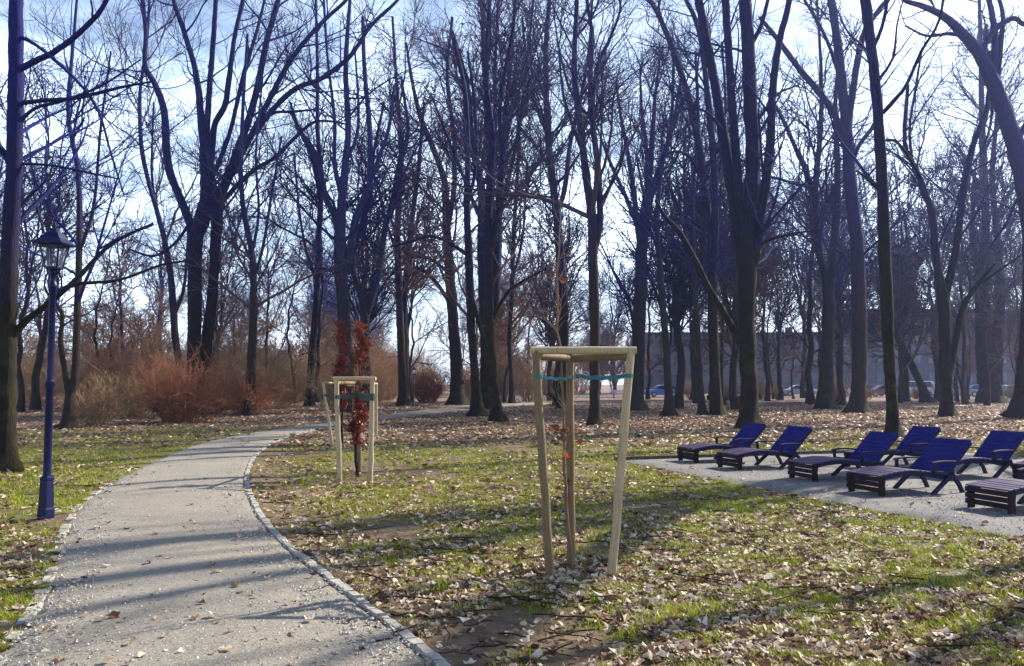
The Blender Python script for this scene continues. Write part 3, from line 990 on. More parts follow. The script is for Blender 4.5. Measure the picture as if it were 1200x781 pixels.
hero('bare_tree', 'pale grey tree behind the staked red leaved beech, its trunk splitting in a tall fan', 48.0, [
    [(409, 482, 22), (407, 440, 18), (404, 390, 16), (400, 330, 15), (398, 285, 14), (400, 245, 11), (404, 200, 9), (408, 150, 7), (405, 80, 6), (410, 0, 4)],
    [(398, 280, 8), (390, 250, 7), (381, 228, 6), (375, 195, 6), (365, 172, 5), (350, 150, 4), (340, 120, 3)],
    [(404, 320, 9), (411, 290, 9), (416, 258, 8), (424, 238, 7), (433, 215, 7), (433, 150, 6), (427, 80, 5), (425, 20, 4)],
    [(432, 222, 5), (446, 180, 5), (456, 150, 4), (462, 100, 3)],
    [(401, 235, 6), (392, 190, 5), (392, 140, 4), (384, 70, 3), (380, 10, 3)],
    [(405, 190, 5), (418, 160, 4), (420, 120, 3), (416, 60, 2)],
], bk='bark_grey', tw='twig_blue', seed=7, dens=0.9)
hero('bare_tree', 'grey tree with a wide V fork right of the pale fanned trunk', 52.0, [
    [(431, 480, 15), (429, 440, 12), (427, 400, 11), (427, 370, 11), (421, 340, 8), (413, 310, 7), (419, 280, 6), (432, 235, 5), (436, 190, 4), (450, 120, 3)],
    [(428, 372, 8), (437, 345, 8), (446, 310, 7), (450, 275, 6), (461, 230, 6), (468, 190, 5), (478, 155, 4), (470, 90, 3)],
    [(447, 300, 4), (452, 265, 4), (444, 225, 3), (430, 180, 2)],
    [(461, 232, 4), (480, 190, 3), (500, 150, 2)],
], bk='bark_grey', tw='twig_blue', seed=8, dens=0.9)
hero('bare_tree', 'thin straight dark tree standing left of the pale fanned trunk', 62.0, [
    [(363, 474, 9), (365, 420, 8), (371, 350, 7), (373, 290, 7), (376, 215, 6), (372, 150, 5), (372, 80, 4), (370, 0, 3)],
    [(375, 230, 5), (366, 185, 5), (354, 160, 4), (340, 130, 3)],
    [(371, 330, 4), (358, 290, 3), (350, 240, 2.5), (345, 180, 2)],
], seed=9, dens=1.0)
hero('bare_tree', 'double stemmed dark tree left of the small far lamp', 62.0, [
    [(474, 474, 13), (471, 420, 10), (469, 380, 9), (467, 330, 8), (466, 260, 7), (470, 180, 6), (465, 100, 4), (460, 20, 3)],
    [(476, 474, 9), (474, 400, 8), (474, 350, 7), (480, 280, 6), (490, 200, 5), (497, 120, 3)],
    [(467, 300, 4), (455, 270, 3), (440, 250, 2)],
], bk='bark_brown', tw='twig_brown', seed=10)
hero('bare_tree', 'stout mossy tree left of the two leaning slim trunks at the path bend', 66.0, [
    [(536, 474, 19), (535, 430, 15), (531, 380, 13), (527, 320, 12), (523, 260, 10), (521, 215, 8), (508, 175, 7), (492, 135, 6), (482, 90, 4), (476, 50, 3)],
    [(524, 270, 7), (532, 220, 6), (532, 160, 5), (524, 90, 4), (530, 20, 3)],
    [(530, 360, 5), (510, 330, 4.5), (490, 315, 4), (462, 320, 3), (445, 340, 2)],
    [(527, 320, 4), (500, 302, 3.5), (478, 305, 3), (450, 330, 2)],
], tw='twig_brown', seed=11, dens=1.0)
hero('bare_tree', 'dark slim tree leaning slightly left, right of the path bend', 42.0, [
    [(560, 488, 17), (557, 450, 11), (555, 420, 10), (552, 380, 10), (550, 320, 10), (549, 290, 9), (547, 240, 8), (548, 190, 7), (545, 110, 6), (530, 40, 4)],
    [(549, 300, 5), (530, 287, 4), (505, 277, 3.5), (480, 284, 3), (455, 290, 2)],
    [(551, 340, 5), (563, 385, 5), (571, 408, 4)],
    [(548, 240, 5), (558, 190, 4), (556, 120, 4), (548, 60, 3)],
], tw='twig_violet', seed=12, dens=1.0)
hero('bare_tree', 'broad upright tree of close dark stems holding a few brown leaves high up', 55.0, [
    [(573, 479, 21), (571, 440, 17), (570, 400, 15), (567, 340, 13), (565, 290, 12), (565, 230, 10), (558, 195, 8), (553, 165, 7), (546, 96, 6), (530, 38, 4)],
    [(570, 420, 12), (575, 370, 11), (576, 300, 10), (575, 215, 9), (572, 150, 8), (568, 90, 6), (565, 0, 5)],
    [(572, 400, 9), (581, 350, 9), (584, 290, 8), (586, 215, 8), (591, 154, 7), (598, 77, 5), (604, 0, 4)],
    [(565, 260, 6), (556, 240, 5), (540, 200, 4), (520, 150, 3), (505, 110, 2)],
    [(576, 230, 6), (580, 150, 5), (580, 80, 4), (584, 0, 3)],
    [(585, 250, 5), (596, 210, 5), (608, 150, 4), (618, 70, 3), (624, 10, 3)],
], tw='twig_violet', seed=13, dens=1.05, ang=32, up=0.14, leaves=5000)
hero('bare_tree', 'dark mossy trunk leaning left at the foot, nearest tree by the path bend', 36.0, [
    [(585, 495, 14), (579, 460, 12), (576, 430, 12), (574, 395, 12), (573, 340, 11), (572, 280, 10), (574, 220, 9), (577, 160, 8), (570, 100, 6), (572, 30, 5), (574, 0, 5)],
    [(573, 300, 6), (583, 250, 6), (588, 190, 5), (586, 120, 5), (600, 40, 4), (604, 0, 3)],
    [(574, 380, 4), (590, 350, 4), (604, 335, 3), (640, 315, 2)],
], tw='twig_violet', seed=14, dens=0.9, ang=36, up=0.12)
hero('bare_tree', 'thin pale lit stem right of the mossy leaning trunk', 70.0, [
    [(600, 471, 7), (599, 440, 5), (597, 400, 5), (600, 340, 5), (603, 260, 4.5), (608, 170, 4), (604, 90, 3)],
    [(600, 330, 3), (612, 280, 3), (618, 200, 2)],
], tw='twig_brown', bk='bark_brown', seed=15, dens=1.2)
hero('bare_tree', 'trunk rising behind the nearest stake frame beam, left of its middle stake', 56.0, [
    [(662, 478, 15), (661, 440, 13), (660, 390, 12), (658, 320, 11), (653, 260, 10), (648, 215, 9), (642, 160, 8), (640, 100, 7), (640, 50, 6), (644, 0, 5)],
    [(652, 255, 6), (662, 220, 6), (668, 170, 5), (680, 120, 4), (690, 60, 3), (694, 0, 3)],
    [(642, 160, 5), (628, 120, 4), (618, 80, 3.5), (612, 20, 3)],
    [(646, 200, 4), (630, 175, 3.5), (610, 150, 3)],
], tw='twig_violet', bk='bark_brown', seed=16, dens=1.1)
hero('bare_tree', 'upright brown trunk seen inside the nearest stake frame, right of the middle stake', 33.0, [
    [(695, 500, 14), (697, 470, 12), (697, 430, 12), (697, 380, 12), (695, 310, 12), (694, 260, 11), (688, 215, 10), (680, 150, 8), (673, 80, 7), (676, 0, 5)],
    [(695, 300, 8), (703, 260, 8), (701, 200, 7), (694, 140, 7), (692, 90, 6), (694, 40, 5), (688, 0, 4)],
    [(694, 130, 5), (700, 80, 5), (715, 45, 4), (726, 15, 3), (727, -10, 3)],
    [(683, 180, 4), (672, 150, 4), (660, 110, 3), (655, 60, 2)],
    [(702, 240, 4), (725, 200, 3), (735, 160, 2.5)],
], tw='twig_violet', bk='bark_brown', seed=17, dens=0.9)
hero('bare_tree', 'wide hazy trunk splitting into a broom of fine upright branches, centre right', 52.0, [
    [(745, 481, 20), (746, 450, 16), (748, 410, 15), (750, 350, 15), (752, 300, 14), (756, 250, 12), (760, 215, 9), (764, 165, 6), (768, 110, 4), (775, 60, 2)],
    [(752, 300, 8), (746, 255, 7), (740, 205, 6), (730, 150, 4), (722, 100, 2)],
    [(756, 260, 7), (768, 215, 6), (782, 170, 5), (800, 120, 3), (815, 90, 2)],
    [(758, 230, 6), (758, 180, 5), (752, 130, 4), (750, 80, 2)],
    [(757, 240, 6), (775, 190, 5), (790, 140, 4), (800, 80, 2)],
    [(753, 280, 6), (735, 235, 5), (715, 190, 4), (700, 150, 2)],
], tw='twig_blue', bk='bark_grey', seed=18, dens=1.15, ang=30, up=0.12, t0=0.2)
hero('bare_tree', 'thin leaning tree right of the hazy broom shaped tree', 43.0, [
    [(785, 488, 12), (783, 450, 9), (781, 410, 8), (776, 350, 8), (773, 310, 7), (770, 260, 6), (775, 200, 5), (786, 150, 4), (790, 60, 3)],
    [(773, 310, 4), (790, 270, 4), (812, 230, 3), (830, 200, 2)],
    [(771, 270, 3), (755, 230, 3), (745, 180, 2)],
], tw='twig_blue', bk='bark_grey', seed=19, dens=1.0)
hero('bare_tree', 'thin straight tree just left of the two pronged dark tree', 44.0, [
    [(823, 487, 9), (821, 450, 7), (818, 400, 7), (815, 350, 6.5), (812, 283, 6), (812, 220, 5), (818, 150, 4), (815, 60, 3)],
    [(813, 300, 3), (800, 260, 3), (792, 200, 2)],
], tw='twig_blue', bk='bark_grey', seed=20)
hero('bare_tree', 'dark tree with two long prongs curving to the upper left, left of the largest trunk', 44.0, [
    [(840, 487, 16), (838, 450, 13), (836, 400, 12), (835, 350, 12), (834, 300, 11), (830, 255, 10), (824, 210, 9), (819, 169, 9), (807, 115, 8), (789, 60, 7), (770, 14, 6), (752, -14, 5)],
    [(836, 320, 9), (838, 260, 9), (838, 215, 8), (833, 150, 8), (829, 110, 7), (820, 40, 6), (804, 0, 5), (796, -12, 5)],
    [(838, 230, 5), (846, 180, 4), (850, 120, 3), (846, 50, 3)],
    [(824, 215, 4), (808, 185, 3.5), (790, 178, 3), (770, 190, 2)],
    [(836, 300, 4), (822, 270, 3.5), (805, 255, 3), (786, 250, 2)],
], seed=21, dens=1.0, l1=0.22)
hero('bare_tree', 'largest dark trunk behind the two left loungers, dividing into tall prongs', 31.0, [
    [(878, 499, 23), (878, 460, 20), (876, 420, 20), (875, 360, 20), (876, 310, 22), (878, 275, 20), (881, 220, 18), (882, 169, 17), (879, 110, 17), (877, 58, 16), (873, 0, 15)],
    [(874, 325, 16), (868, 290, 15), (862, 250, 14), (852, 185, 12), (848, 160, 12), (838, 100, 11), (830, 58, 11), (822, 15, 10), (818, -5, 10)],
    [(881, 310, 14), (886, 284, 13), (891, 250, 12), (897, 215, 11), (903, 160, 10), (906, 100, 9), (914, 45, 8), (926, -5, 7)],
    [(872, 270, 10), (866, 230, 10), (861, 160, 10), (857, 115, 10), (854, 60, 9), (850, 0, 9)],
    [(868, 402, 9), (850, 370, 8), (830, 337, 8), (812, 300, 7), (796, 272, 6), (780, 255, 5), (768, 235, 3)],
    [(888, 290, 4), (900, 282, 4), (925, 275, 3), (955, 270, 2)],
    [(882, 150, 5), (896, 130, 4), (912, 110, 3), (935, 100, 2)],
    [(845, 150, 4), (825, 130, 3), (800, 128, 2)],
    [(877, 60, 5), (892, 30, 5), (900, 0, 4), (905, -20, 3)],
], bk='bark_dark', seed=22, dens=0.7, drift=0.12, l1=0.17)
hero('bare_tree', 'thick twin trunk in the right grove, right of the largest trunk', 55.0, [
    [(967, 478, 22), (968, 440, 17), (970, 390, 15), (971, 350, 14), (966, 320, 9), (961, 300, 9), (957, 270, 8), (955, 235, 8), (957, 200, 7), (962, 146, 6), (962, 80, 4), (958, 10, 3)],
    [(971, 355, 10), (976, 310, 9), (978, 280, 9), (981, 240, 8), (981, 180, 7), (979, 120, 5), (986, 50, 4)],
    [(956, 235, 6), (944, 200, 6), (934, 178, 5), (922, 150, 5), (912, 130, 4), (900, 110, 3)],
    [(972, 330, 5), (988, 300, 4), (1002, 290, 3)],
    [(957, 220, 4), (930, 215, 3.5), (905, 208, 3), (880, 205, 2)],
], seed=23, dens=1.0)
hero('bare_tree', 'rough barked trunk with a high three way fork, left of the tall pole trunk', 48.0, [
    [(1005, 484, 20), (1006, 450, 16), (1007, 400, 16), (1006, 350, 16), (1005, 300, 15), (1000, 250, 15), (996, 210, 14), (992, 154, 13), (988, 115, 11), (982, 58, 10), (974, 0, 9)],
    [(993, 170, 9), (984, 148, 8), (974, 128, 8), (960, 108, 8), (936, 80, 7), (911, 46, 6), (890, 20, 4)],
    [(994, 150, 9), (998, 120, 8), (1005, 72, 8), (1014, 36, 7), (1030, 12, 6), (1045, -8, 5)],
    [(996, 200, 6), (1006, 172, 5), (1022, 150, 5), (1030, 132, 4)],
    [(1005, 330, 4), (990, 300, 3), (975, 290, 2)],
    [(984, 90, 5), (970, 50, 4), (955, 20, 4), (940, -5, 3)],
], bk='bark_brown', seed=24, dens=0.85, l1=0.2)
hero('bare_tree', 'tall pole straight dark trunk behind the middle loungers, without low limbs', 26.0, [
    [(1046, 511, 15), (1045, 470, 13), (1042, 420, 13), (1040, 370, 14), (1037, 300, 14), (1034, 220, 13), (1028, 120, 12), (1021, 55, 12), (1014, -5, 12)],
    [(1035, 132, 5), (1046, 120, 5), (1062, 100, 4), (1080, 60, 3.5), (1098, 30, 3), (1106, -5, 3)],
    [(1034, 165, 3), (1050, 166, 3), (1066, 186, 3), (1080, 210, 2)],
    [(1036, 230, 3), (1018, 212, 3), (1004, 200, 2)],
    [(1022, 60, 5), (1034, 30, 4), (1040, -5, 4)],
], bk='bark_dark', seed=25, dens=0.55, drift=0.2, l1=0.2)
hero('bare_tree', 'tree with two blue prongs and a low side stem, right of the tall pole trunk', 42.0, [
    [(1110, 489, 17), (1109, 460, 14), (1108, 430, 14), (1107, 380, 13), (1105, 350, 13), (1100, 320, 9), (1096, 290, 9), (1092, 250, 8), (1080, 215, 7), (1069, 190, 6), (1060, 165, 5), (1064, 100, 4)],
    [(1106, 355, 9), (1112, 330, 9), (1118, 305, 9), (1124, 265, 8), (1130, 215, 8), (1140, 172, 7), (1150, 145, 6), (1158, 118, 5), (1160, 60, 4)],
    [(1112, 440, 7), (1120, 400, 7), (1125, 375, 7), (1131, 355, 6), (1147, 332, 5), (1165, 310, 3)],
    [(1069, 192, 4), (1066, 150, 3), (1072, 110, 3), (1080, 60, 2)],
    [(1145, 335, 4), (1170, 318, 3), (1195, 300, 2)],
], seed=26, dens=1.0)
hero('bare_tree', 'massive clustered trunk of several stems near the right edge', 72.0, [
    [(1162, 473, 30), (1160, 445, 23), (1157, 400, 18), (1153, 350, 13), (1154, 290, 11), (1155, 240, 9), (1152, 180, 8), (1150, 100, 6), (1148, 10, 4)],
    [(1166, 460, 16), (1169, 400, 13), (1172, 350, 10), (1170, 300, 8), (1166, 250, 7), (1163, 200, 6), (1170, 120, 4)],
    [(1152, 450, 12), (1148, 400, 9), (1146, 330, 7), (1140, 280, 6), (1142, 200, 4)],
    [(1172, 355, 6), (1185, 335, 5), (1200, 325, 4), (1215, 300, 3)],
    [(1166, 260, 5), (1180, 230, 4), (1195, 215, 3)],
], seed=27, dens=1.1)
hero('bare_tree', 'heavy trunk at the right edge leaning out of view, its bough arching over the grove', 40.0, [
    [(1199, 490, 30), (1204, 450, 25), (1208, 400, 24), (1212, 330, 24), (1210, 270, 23), (1201, 215, 22), (1186, 158, 20), (1163, 95, 17), (1148, 65, 14), (1130, 42, 12), (1107, 20, 9), (1080, 7, 7), (1057, -2, 5)],
    [(1163, 92, 9), (1166, 50, 8), (1163, 20, 7), (1158, -5, 6)],
    [(1168, 105, 6), (1172, 60, 6), (1175, 20, 5), (1170, -6, 4)],
    [(1150, 66, 7), (1160, 42, 6), (1186, 22, 6), (1205, 30, 5), (1240, 20, 4)],
    [(1190, 170, 6), (1205, 140, 6), (1225, 100, 5), (1240, 40, 4)],
    [(1180, 145, 5), (1165, 120, 4), (1160, 150, 3), (1150, 180, 2)],
    [(1205, 230, 5), (1192, 235, 4), (1180, 260, 3), (1160, 290, 2)],
    [(1130, 42, 5), (1110, 40, 4), (1085, 42, 3), (1060, 30, 2)],
], bk='bark_brown', seed=28, dens=0.6, l1=0.15)
hero('bare_tree', 'bent dark tree leaning left in front of the parked cars', 74.0, [
    [(1086, 472, 14), (1082, 458, 10), (1077, 447, 8), (1069, 430, 8), (1058, 408, 7), (1051, 393, 7), (1055, 375, 5), (1064, 355, 4), (1066, 310, 3), (1060, 260, 2)],
    [(1052, 395, 4), (1042, 375, 3.5), (1030, 340, 3), (1026, 300, 2)],
], seed=29, dens=1.3, zmin=2.5)

# --- trees of the wood behind: a few of each kind, copied
def wild_tree(name, H, stems, fork, r0, seed, bk, tw, dens, ang, up, dist, lean=0.04, levels=3, zmin=2.0, spread=1.0):
    r = np.random.default_rng(seed)
    K = 22
    P, R = [], []
    a0 = r.uniform(0, 6.28)
    for i in range(stems):
        t = np.linspace(0, 1, K)
        top = H * r.uniform(0.8, 1.0)
        z = t * top
        ph = a0 + i * 6.283 / stems + r.uniform(-0.5, 0.5)
        out_ = sstep(fork, 1.0, t) ** 1.0 * top * lean * r.uniform(1.5, 4.0) * (0.35 if i == 0 else 1.0)
        wig = np.cumsum(r.standard_normal((K, 2)), 0) * H * 0.004
        wig -= wig[0]
        shared = np.random.default_rng(seed + 99)
        ws = np.cumsum(shared.standard_normal((K, 2)), 0) * H * 0.005; ws -= ws[0]
        f = sstep(fork - 0.05, fork + 0.25, t)
        x = ws[:, 0] + wig[:, 0] * f + np.cos(ph) * out_
        y = ws[:, 1] + wig[:, 1] * f + np.sin(ph) * out_
        if i > 0:
            b0 = max(0, int(fork * K) - 1)
            tt_ = np.linspace(b0, K - 1, K)
            x, y, z = (np.interp(tt_, np.arange(K), q) for q in (x, y, z))
            rr = r0 * 0.62 * (1 - np.linspace(0, 1, K)) ** 0.8 * (1 - fork) + 0.012
        else:
            rr = r0 * (1 - t) ** 0.85 * (1 - 0.25 * sstep(fork, fork + .1, t)) + 0.012
        P.append(np.stack([x, y, z], 1)); R.append(rr)
    P, R = np.array(P), np.array(R)
    P[0][0, 2] = -0.15
    R[0] = flare(P[0], R[0], 0.35)
    P = roughen(P, R, r, 0.08)
    root = empty(name)
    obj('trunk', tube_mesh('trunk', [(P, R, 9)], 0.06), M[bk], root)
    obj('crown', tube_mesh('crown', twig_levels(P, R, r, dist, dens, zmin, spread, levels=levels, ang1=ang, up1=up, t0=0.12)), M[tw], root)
    return root

KINDS = {
    'pole': [wild_tree('bare_tree', 25, 4, 0.26, 0.42, 120, 'bark_dark', 'twig_blue', 0.55, 40, 0.1, 40, lean=0.025),
             wild_tree('bare_tree', 22, 2, 0.40, 0.34, 121, 'bark_dark', 'twig_blue', 0.55, 40, 0.1, 40, lean=0.03)],
    'tall': [wild_tree('bare_tree', 24, 3, 0.42, 0.24, 101, 'bark_brown', 'twig_violet', 0.92, 45, 0.07, 80),
             wild_tree('bare_tree', 22, 4, 0.30, 0.27, 102, 'bark_grey', 'twig_blue', 0.85, 42, 0.08, 80),
             wild_tree('bare_tree', 25, 2, 0.55, 0.22, 103, 'bark_dark', 'twig_blue', 0.92, 48, 0.06, 80)],
    'broom': [wild_tree('bare_tree', 21, 6, 0.22, 0.28, 104, 'bark_grey', 'twig_blue', 0.9, 28, 0.14, 80, lean=0.05),
              wild_tree('bare_tree', 19, 5, 0.15, 0.24, 105, 'bark_brown', 'twig_violet', 1.0, 30, 0.12, 80, lean=0.05)],
    'thin': [wild_tree('bare_tree', 17, 1, 0.5, 0.12, 106, 'bark_brown', 'twig_brown', 1.2, 45, 0.06, 80),
             wild_tree('bare_tree', 19, 2, 0.35, 0.14, 107, 'bark_brown', 'twig_violet', 1.1, 42, 0.08, 80),
             wild_tree('bare_tree', 14, 2, 0.2, 0.10, 108, 'bark_brown', 'twig_brown', 1.3, 50, 0.05, 80)],
    'under': [wild_tree('bare_tree', 9, 4, 0.06, 0.08, 109, 'bark_brown', 'twig_brown', 1.65, 50, 0.05, 70, lean=0.09, zmin=0.4, spread=1.2),
              wild_tree('bare_tree', 7, 5, 0.04, 0.07, 110, 'bark_brown', 'twig_brown', 1.75, 52, 0.04, 70, lean=0.12, zmin=0.3, spread=1.3)],
}
fresh = {k: [True] * len(v) for k, v in KINDS.items()}
taken = [(-9.6, 16.0)]
for o in list(C.objects):
    if o.get('category') == 'tree':
        taken.append((o.location.x, o.location.y))
pr_, pl_, fl_ = pr[:, :2], pl[:, :2], far_line[:, :2]

def free(x, y, gap):
    X_, Y_ = np.array([x]), np.array([y])
    if in_poly(X_, Y_, path_poly)[0] or in_poly(X_, Y_, pad_poly)[0]: return False
    if min(dist_line(X_, Y_, pr, 6)[0], dist_line(X_, Y_, pl, 6)[0], dist_line(X_, Y_, far_line, 4)[0]) < 1.6: return False
    if 99 < y < 125 and x > -12: return False
    if x > 20 and 124 < y < 165: return False
    return all((x - a) ** 2 + (y - b2) ** 2 > gap * gap for a, b2 in taken)

def put(kind, i, x, y, label, group, sc=None):
    p = KINDS[kind][i]
    if fresh[kind][i]:
        o = p; fresh[kind][i] = False
    else:
        o = copy_tree(p)
    o.location = (x, y, 0)
    o.rotation_euler = (0, 0, random.uniform(0, 6.28))
    s_ = sc or random.uniform(0.82, 1.15)
    o.scale = (s_, s_, s_ * random.uniform(0.95, 1.08))
    tag(o, label, 'tree', group)
    taken.append((x, y))
    return o

ZONES = [  # px range, depth range, how many, kinds, label, group
    ((-40, 370), (48, 82), 16, ('thin', 'tall', 'thin', 'under'), 'bare tree in the dense brown wood beyond the path, left of the pale fanned trunk', 'trees of the left wood'),
    ((-40, 370), (82, 150), 20, ('thin', 'tall', 'under', 'tall', 'under'), 'bare tree deep in the brown wood at the left, seen between nearer trunks', 'trees deep in the left wood'),
    ((370, 680), (58, 95), 9, ('tall', 'broom', 'thin', 'thin'), 'bare tree in the wood behind the path bend, between pale fanned trunk and stake frame', 'trees behind the path bend'),
    ((370, 680), (95, 155), 14, ('tall', 'broom', 'under', 'under', 'thin'), 'bare tree deep in the wood far behind the path bend', 'trees deep behind the path bend'),
    ((680, 1240), (52, 98), 12, ('tall', 'thin', 'tall', 'broom'), 'bare tree of the open grove between the loungers and the parked cars', 'trees of the right grove'),
    ((770, 1250), (62, 98), 32, ('thin', 'tall', 'thin'), 'slender bare tree of the right grove screening the long building', 'slender trees of the right grove'),
    ((690, 1260), (125, 138), 9, ('under', 'thin', 'tall'), 'bare tree beyond the parked cars, in front of the long building', 'trees beyond the parked cars'),
]
for (x0, x1), (d0, d1), n, kinds, label, group in ZONES:
    c_ = 0; tries = 0
    while c_ < n and tries < 900:
        tries += 1
        px = random.uniform(x0, x1); d = random.uniform(d0, d1)
        x = (px - 600) / F * d
        if not free(x, d, 2.6 if d < 90 else 2.0): continue
        k = kinds[c_ % len(kinds)]
        put(k, random.randrange(len(KINDS[k])), x, d, label, group)
        c_ += 1
# trees outside the picture on the sunny side: their shadows fall across the lawn and path
for x, y, k, i, s_ in ((17.5, 24.5, 'pole', 0, 1.0), (15.6, 14.9, 'pole', 1, 0.95)):
    put(k, i, x, y, 'bare park tree standing beyond the right edge of the view', 'trees right of the view', s_)

lean_root = tag(empty('bare_tree', (13.3, 20.9, 0)), 'leaning bare park tree just beyond the right edge of the view', 'tree')
r = np.random.default_rng(77)
LP = [[(13.3, 20.9, -0.15, .36), (13.1, 20.6, 2.5, .30), (12.8, 20.2, 6, .28), (12.7, 19.7, 9, .27), (13.0, 18.8, 10.5, .25), (13.7, 17.3, 12.3, .23), (14.5, 15.7, 14.2, .19), (15.4, 14.0, 16.5, .12), (16.0, 13.0, 18.5, .03)],
      [(12.8, 20.0, 6.5, .24), (13.4, 20.4, 11, .25), (13.6, 21.0, 15, .24), (13.8, 21.4, 19, .17), (14.0, 21.6, 24, .03)],
      [(12.9, 20.3, 5.5, .2), (13.5, 19.8, 9, .19), (13.9, 19.6, 14, .19), (14.0, 19.7, 19, .14), (14.1, 19.6, 23, .02)],
      [(13.0, 18.8, 10.6, .16), (12.9, 18.3, 13, .13), (13.4, 17.9, 16, .09), (13.6, 17.2, 20, .02)],
      [(13.6, 17.4, 12.1, .13), (14.6, 17.2, 14, .10), (15.6, 16.6, 16.5, .06), (16.2, 16.4, 19, .02)]]
LP = np.array([smooth_line(np.array(q, float), 40) for q in LP])
LPp = LP[..., :3] - np.array((13.3, 20.9, 0))
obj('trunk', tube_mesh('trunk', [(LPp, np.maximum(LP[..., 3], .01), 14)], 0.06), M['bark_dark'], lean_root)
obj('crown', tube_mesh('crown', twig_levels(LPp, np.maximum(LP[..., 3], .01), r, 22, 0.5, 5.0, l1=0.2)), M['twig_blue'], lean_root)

# --- shrubs: many thin stems from one foot
def shrub(name, H, W, n, seed, mat, dens=1.0, tip=0.006):
    r = np.random.default_rng(seed)
    K = 9
    a = r.random(n) * 6.283
    q = r.random(n) ** 0.6
    b0 = np.stack([np.cos(a) * q * W * 0.22, np.sin(a) * q * W * 0.22, np.full(n, -0.05)], 1)
    t = np.linspace(0, 1, K)
    h = H * r.uniform(0.35, 1.1, n) * (1.05 - 0.3 * q)
    spread_ = W * 0.5 * q
    P = b0[:, None, :] + np.stack([np.cos(a)[:, None] * spread_[:, None] * t ** 1.3, np.sin(a)[:, None] * spread_[:, None] * t ** 1.3, h[:, None] * (t * 1.25 - 0.25 * t ** 2.2)], -1)
    P = P + np.cumsum(r.standard_normal((n, K, 3)) * H * 0.024, 1)
    R = 0.014 * (1 - t)[None] * r.uniform(0.6, 1.4, (n, 1)) + tip
    B1, R1, L1 = grow(P, R, np.full(n, int(6 * dens)), 0.2, 1.0, lambda t, L: 0.2 + L * 0.3 * (1.1 - .5 * t), 40, 6, 0.16, 0.05, 0.7, tip, r)
    B2, R2, L2 = grow(B1, R1, np.full(len(B1), int(4 * dens)), 0.1, 1.0, lambda t, L: 0.1 + L * 0.45, 40, 4, 0.18, 0.02, 0.8, tip * 0.8, r)
    root = empty(name)
    obj('stems', tube_mesh('stems', [(P, R, 4)]), M[mat], root)
    obj('twigs', tube_mesh('twigs', [(B1, R1, 3), (B2, R2, 3)]), M[mat], root)
    return root

def place(o, x, y, rz=None, s=1.0):
    o.location = (x, y, 0); o.rotation_euler = (0, 0, random.uniform(0, 6.28) if rz is None else rz)
    o.scale = (s, s, s) if not hasattr(s, '__len__') else s
    return o

s1 = shrub('shrub', 2.5, 3.0, 130, 201, 'twig_red', 1.15)
g_ = at(209, 450, 35.5); place(s1, g_[0], 35.5)
tag(s1, 'wide round red brown bush in front of the twin trunked tree', 'shrub')
s2 = shrub('shrub', 2.3, 2.6, 90, 202, 'twig_red', 1.0)
g_ = at(290, 450, 43.5); place(s2, g_[0], 43.5)
tag(s2, 'dark red twiggy bush around the foot of the slender reddish tree', 'shrub')
s3 = shrub('shrub', 1.7, 1.8, 55, 203, 'twig_tan', 1.0)
g_ = at(112, 450, 33); place(s3, g_[0], 33)
tag(s3, 'small tangled brown bush beside the slim forked tree', 'shrub')
s4 = shrub('shrub', 3.4, 3.2, 60, 204, 'twig_tan', 1.0)
g_ = at(335, 450, 56); place(s4, g_[0], 56)
tag(s4, 'tall thin tan shrub left of the red leaved young beeches', 'shrub')
s5 = copy_tree(s2); g_ = at(248, 450, 46); place(s5, g_[0], 46, s=1.1)
tag(s5, 'red brown bush directly right of the wide round one, under the twin trunks', 'shrub')
s6 = copy_tree(s1); g_ = at(500, 450, 75); place(s6, g_[0], 75, s=1.1)
tag(s6, 'russet bush right of the small far lamp at the wood edge', 'shrub')
s7 = copy_tree(s3); g_ = at(160, 450, 39); place(s7, g_[0], 39, s=1.2)
tag(s7, 'low brown bush left of the wide round red brown bush', 'shrub')
ns = 0
tries = 0
while ns < 120 and tries < 5000:
    tries += 1
    px = random.uniform(-30, 690); d = random.uniform(52, 150)
    if px > 400 and d < 72: continue
    x = (px - 600) / F * d
    if not free(x, d, 1.2): continue
    o = copy_tree(random.choice((s4, s4, s3, s2, s4)))
    place(o, x, d, s=random.uniform(0.9, 1.5) * (1 + 0.5 * (d > 85)))
    tag(o, 'bare brown thicket shrub at the far edge of the wood behind the path', 'shrub', 'thicket shrubs in the wood')
    taken.append((x, d)); ns += 1
ns = 0
tries = 0
while ns < 10 and tries < 900:
    tries += 1
    px = random.uniform(800, 1230); d = random.uniform(80, 98)
    x = (px - 600) / F * d
    if not free(x, d, 1.5): continue
    o = copy_tree(s3); place(o, x, d, s=random.uniform(0.7, 1.2))
    tag(o, 'low bare shrub in the grove just before the parked cars', 'shrub', 'low shrubs before the cars')
    taken.append((x, d)); ns += 1

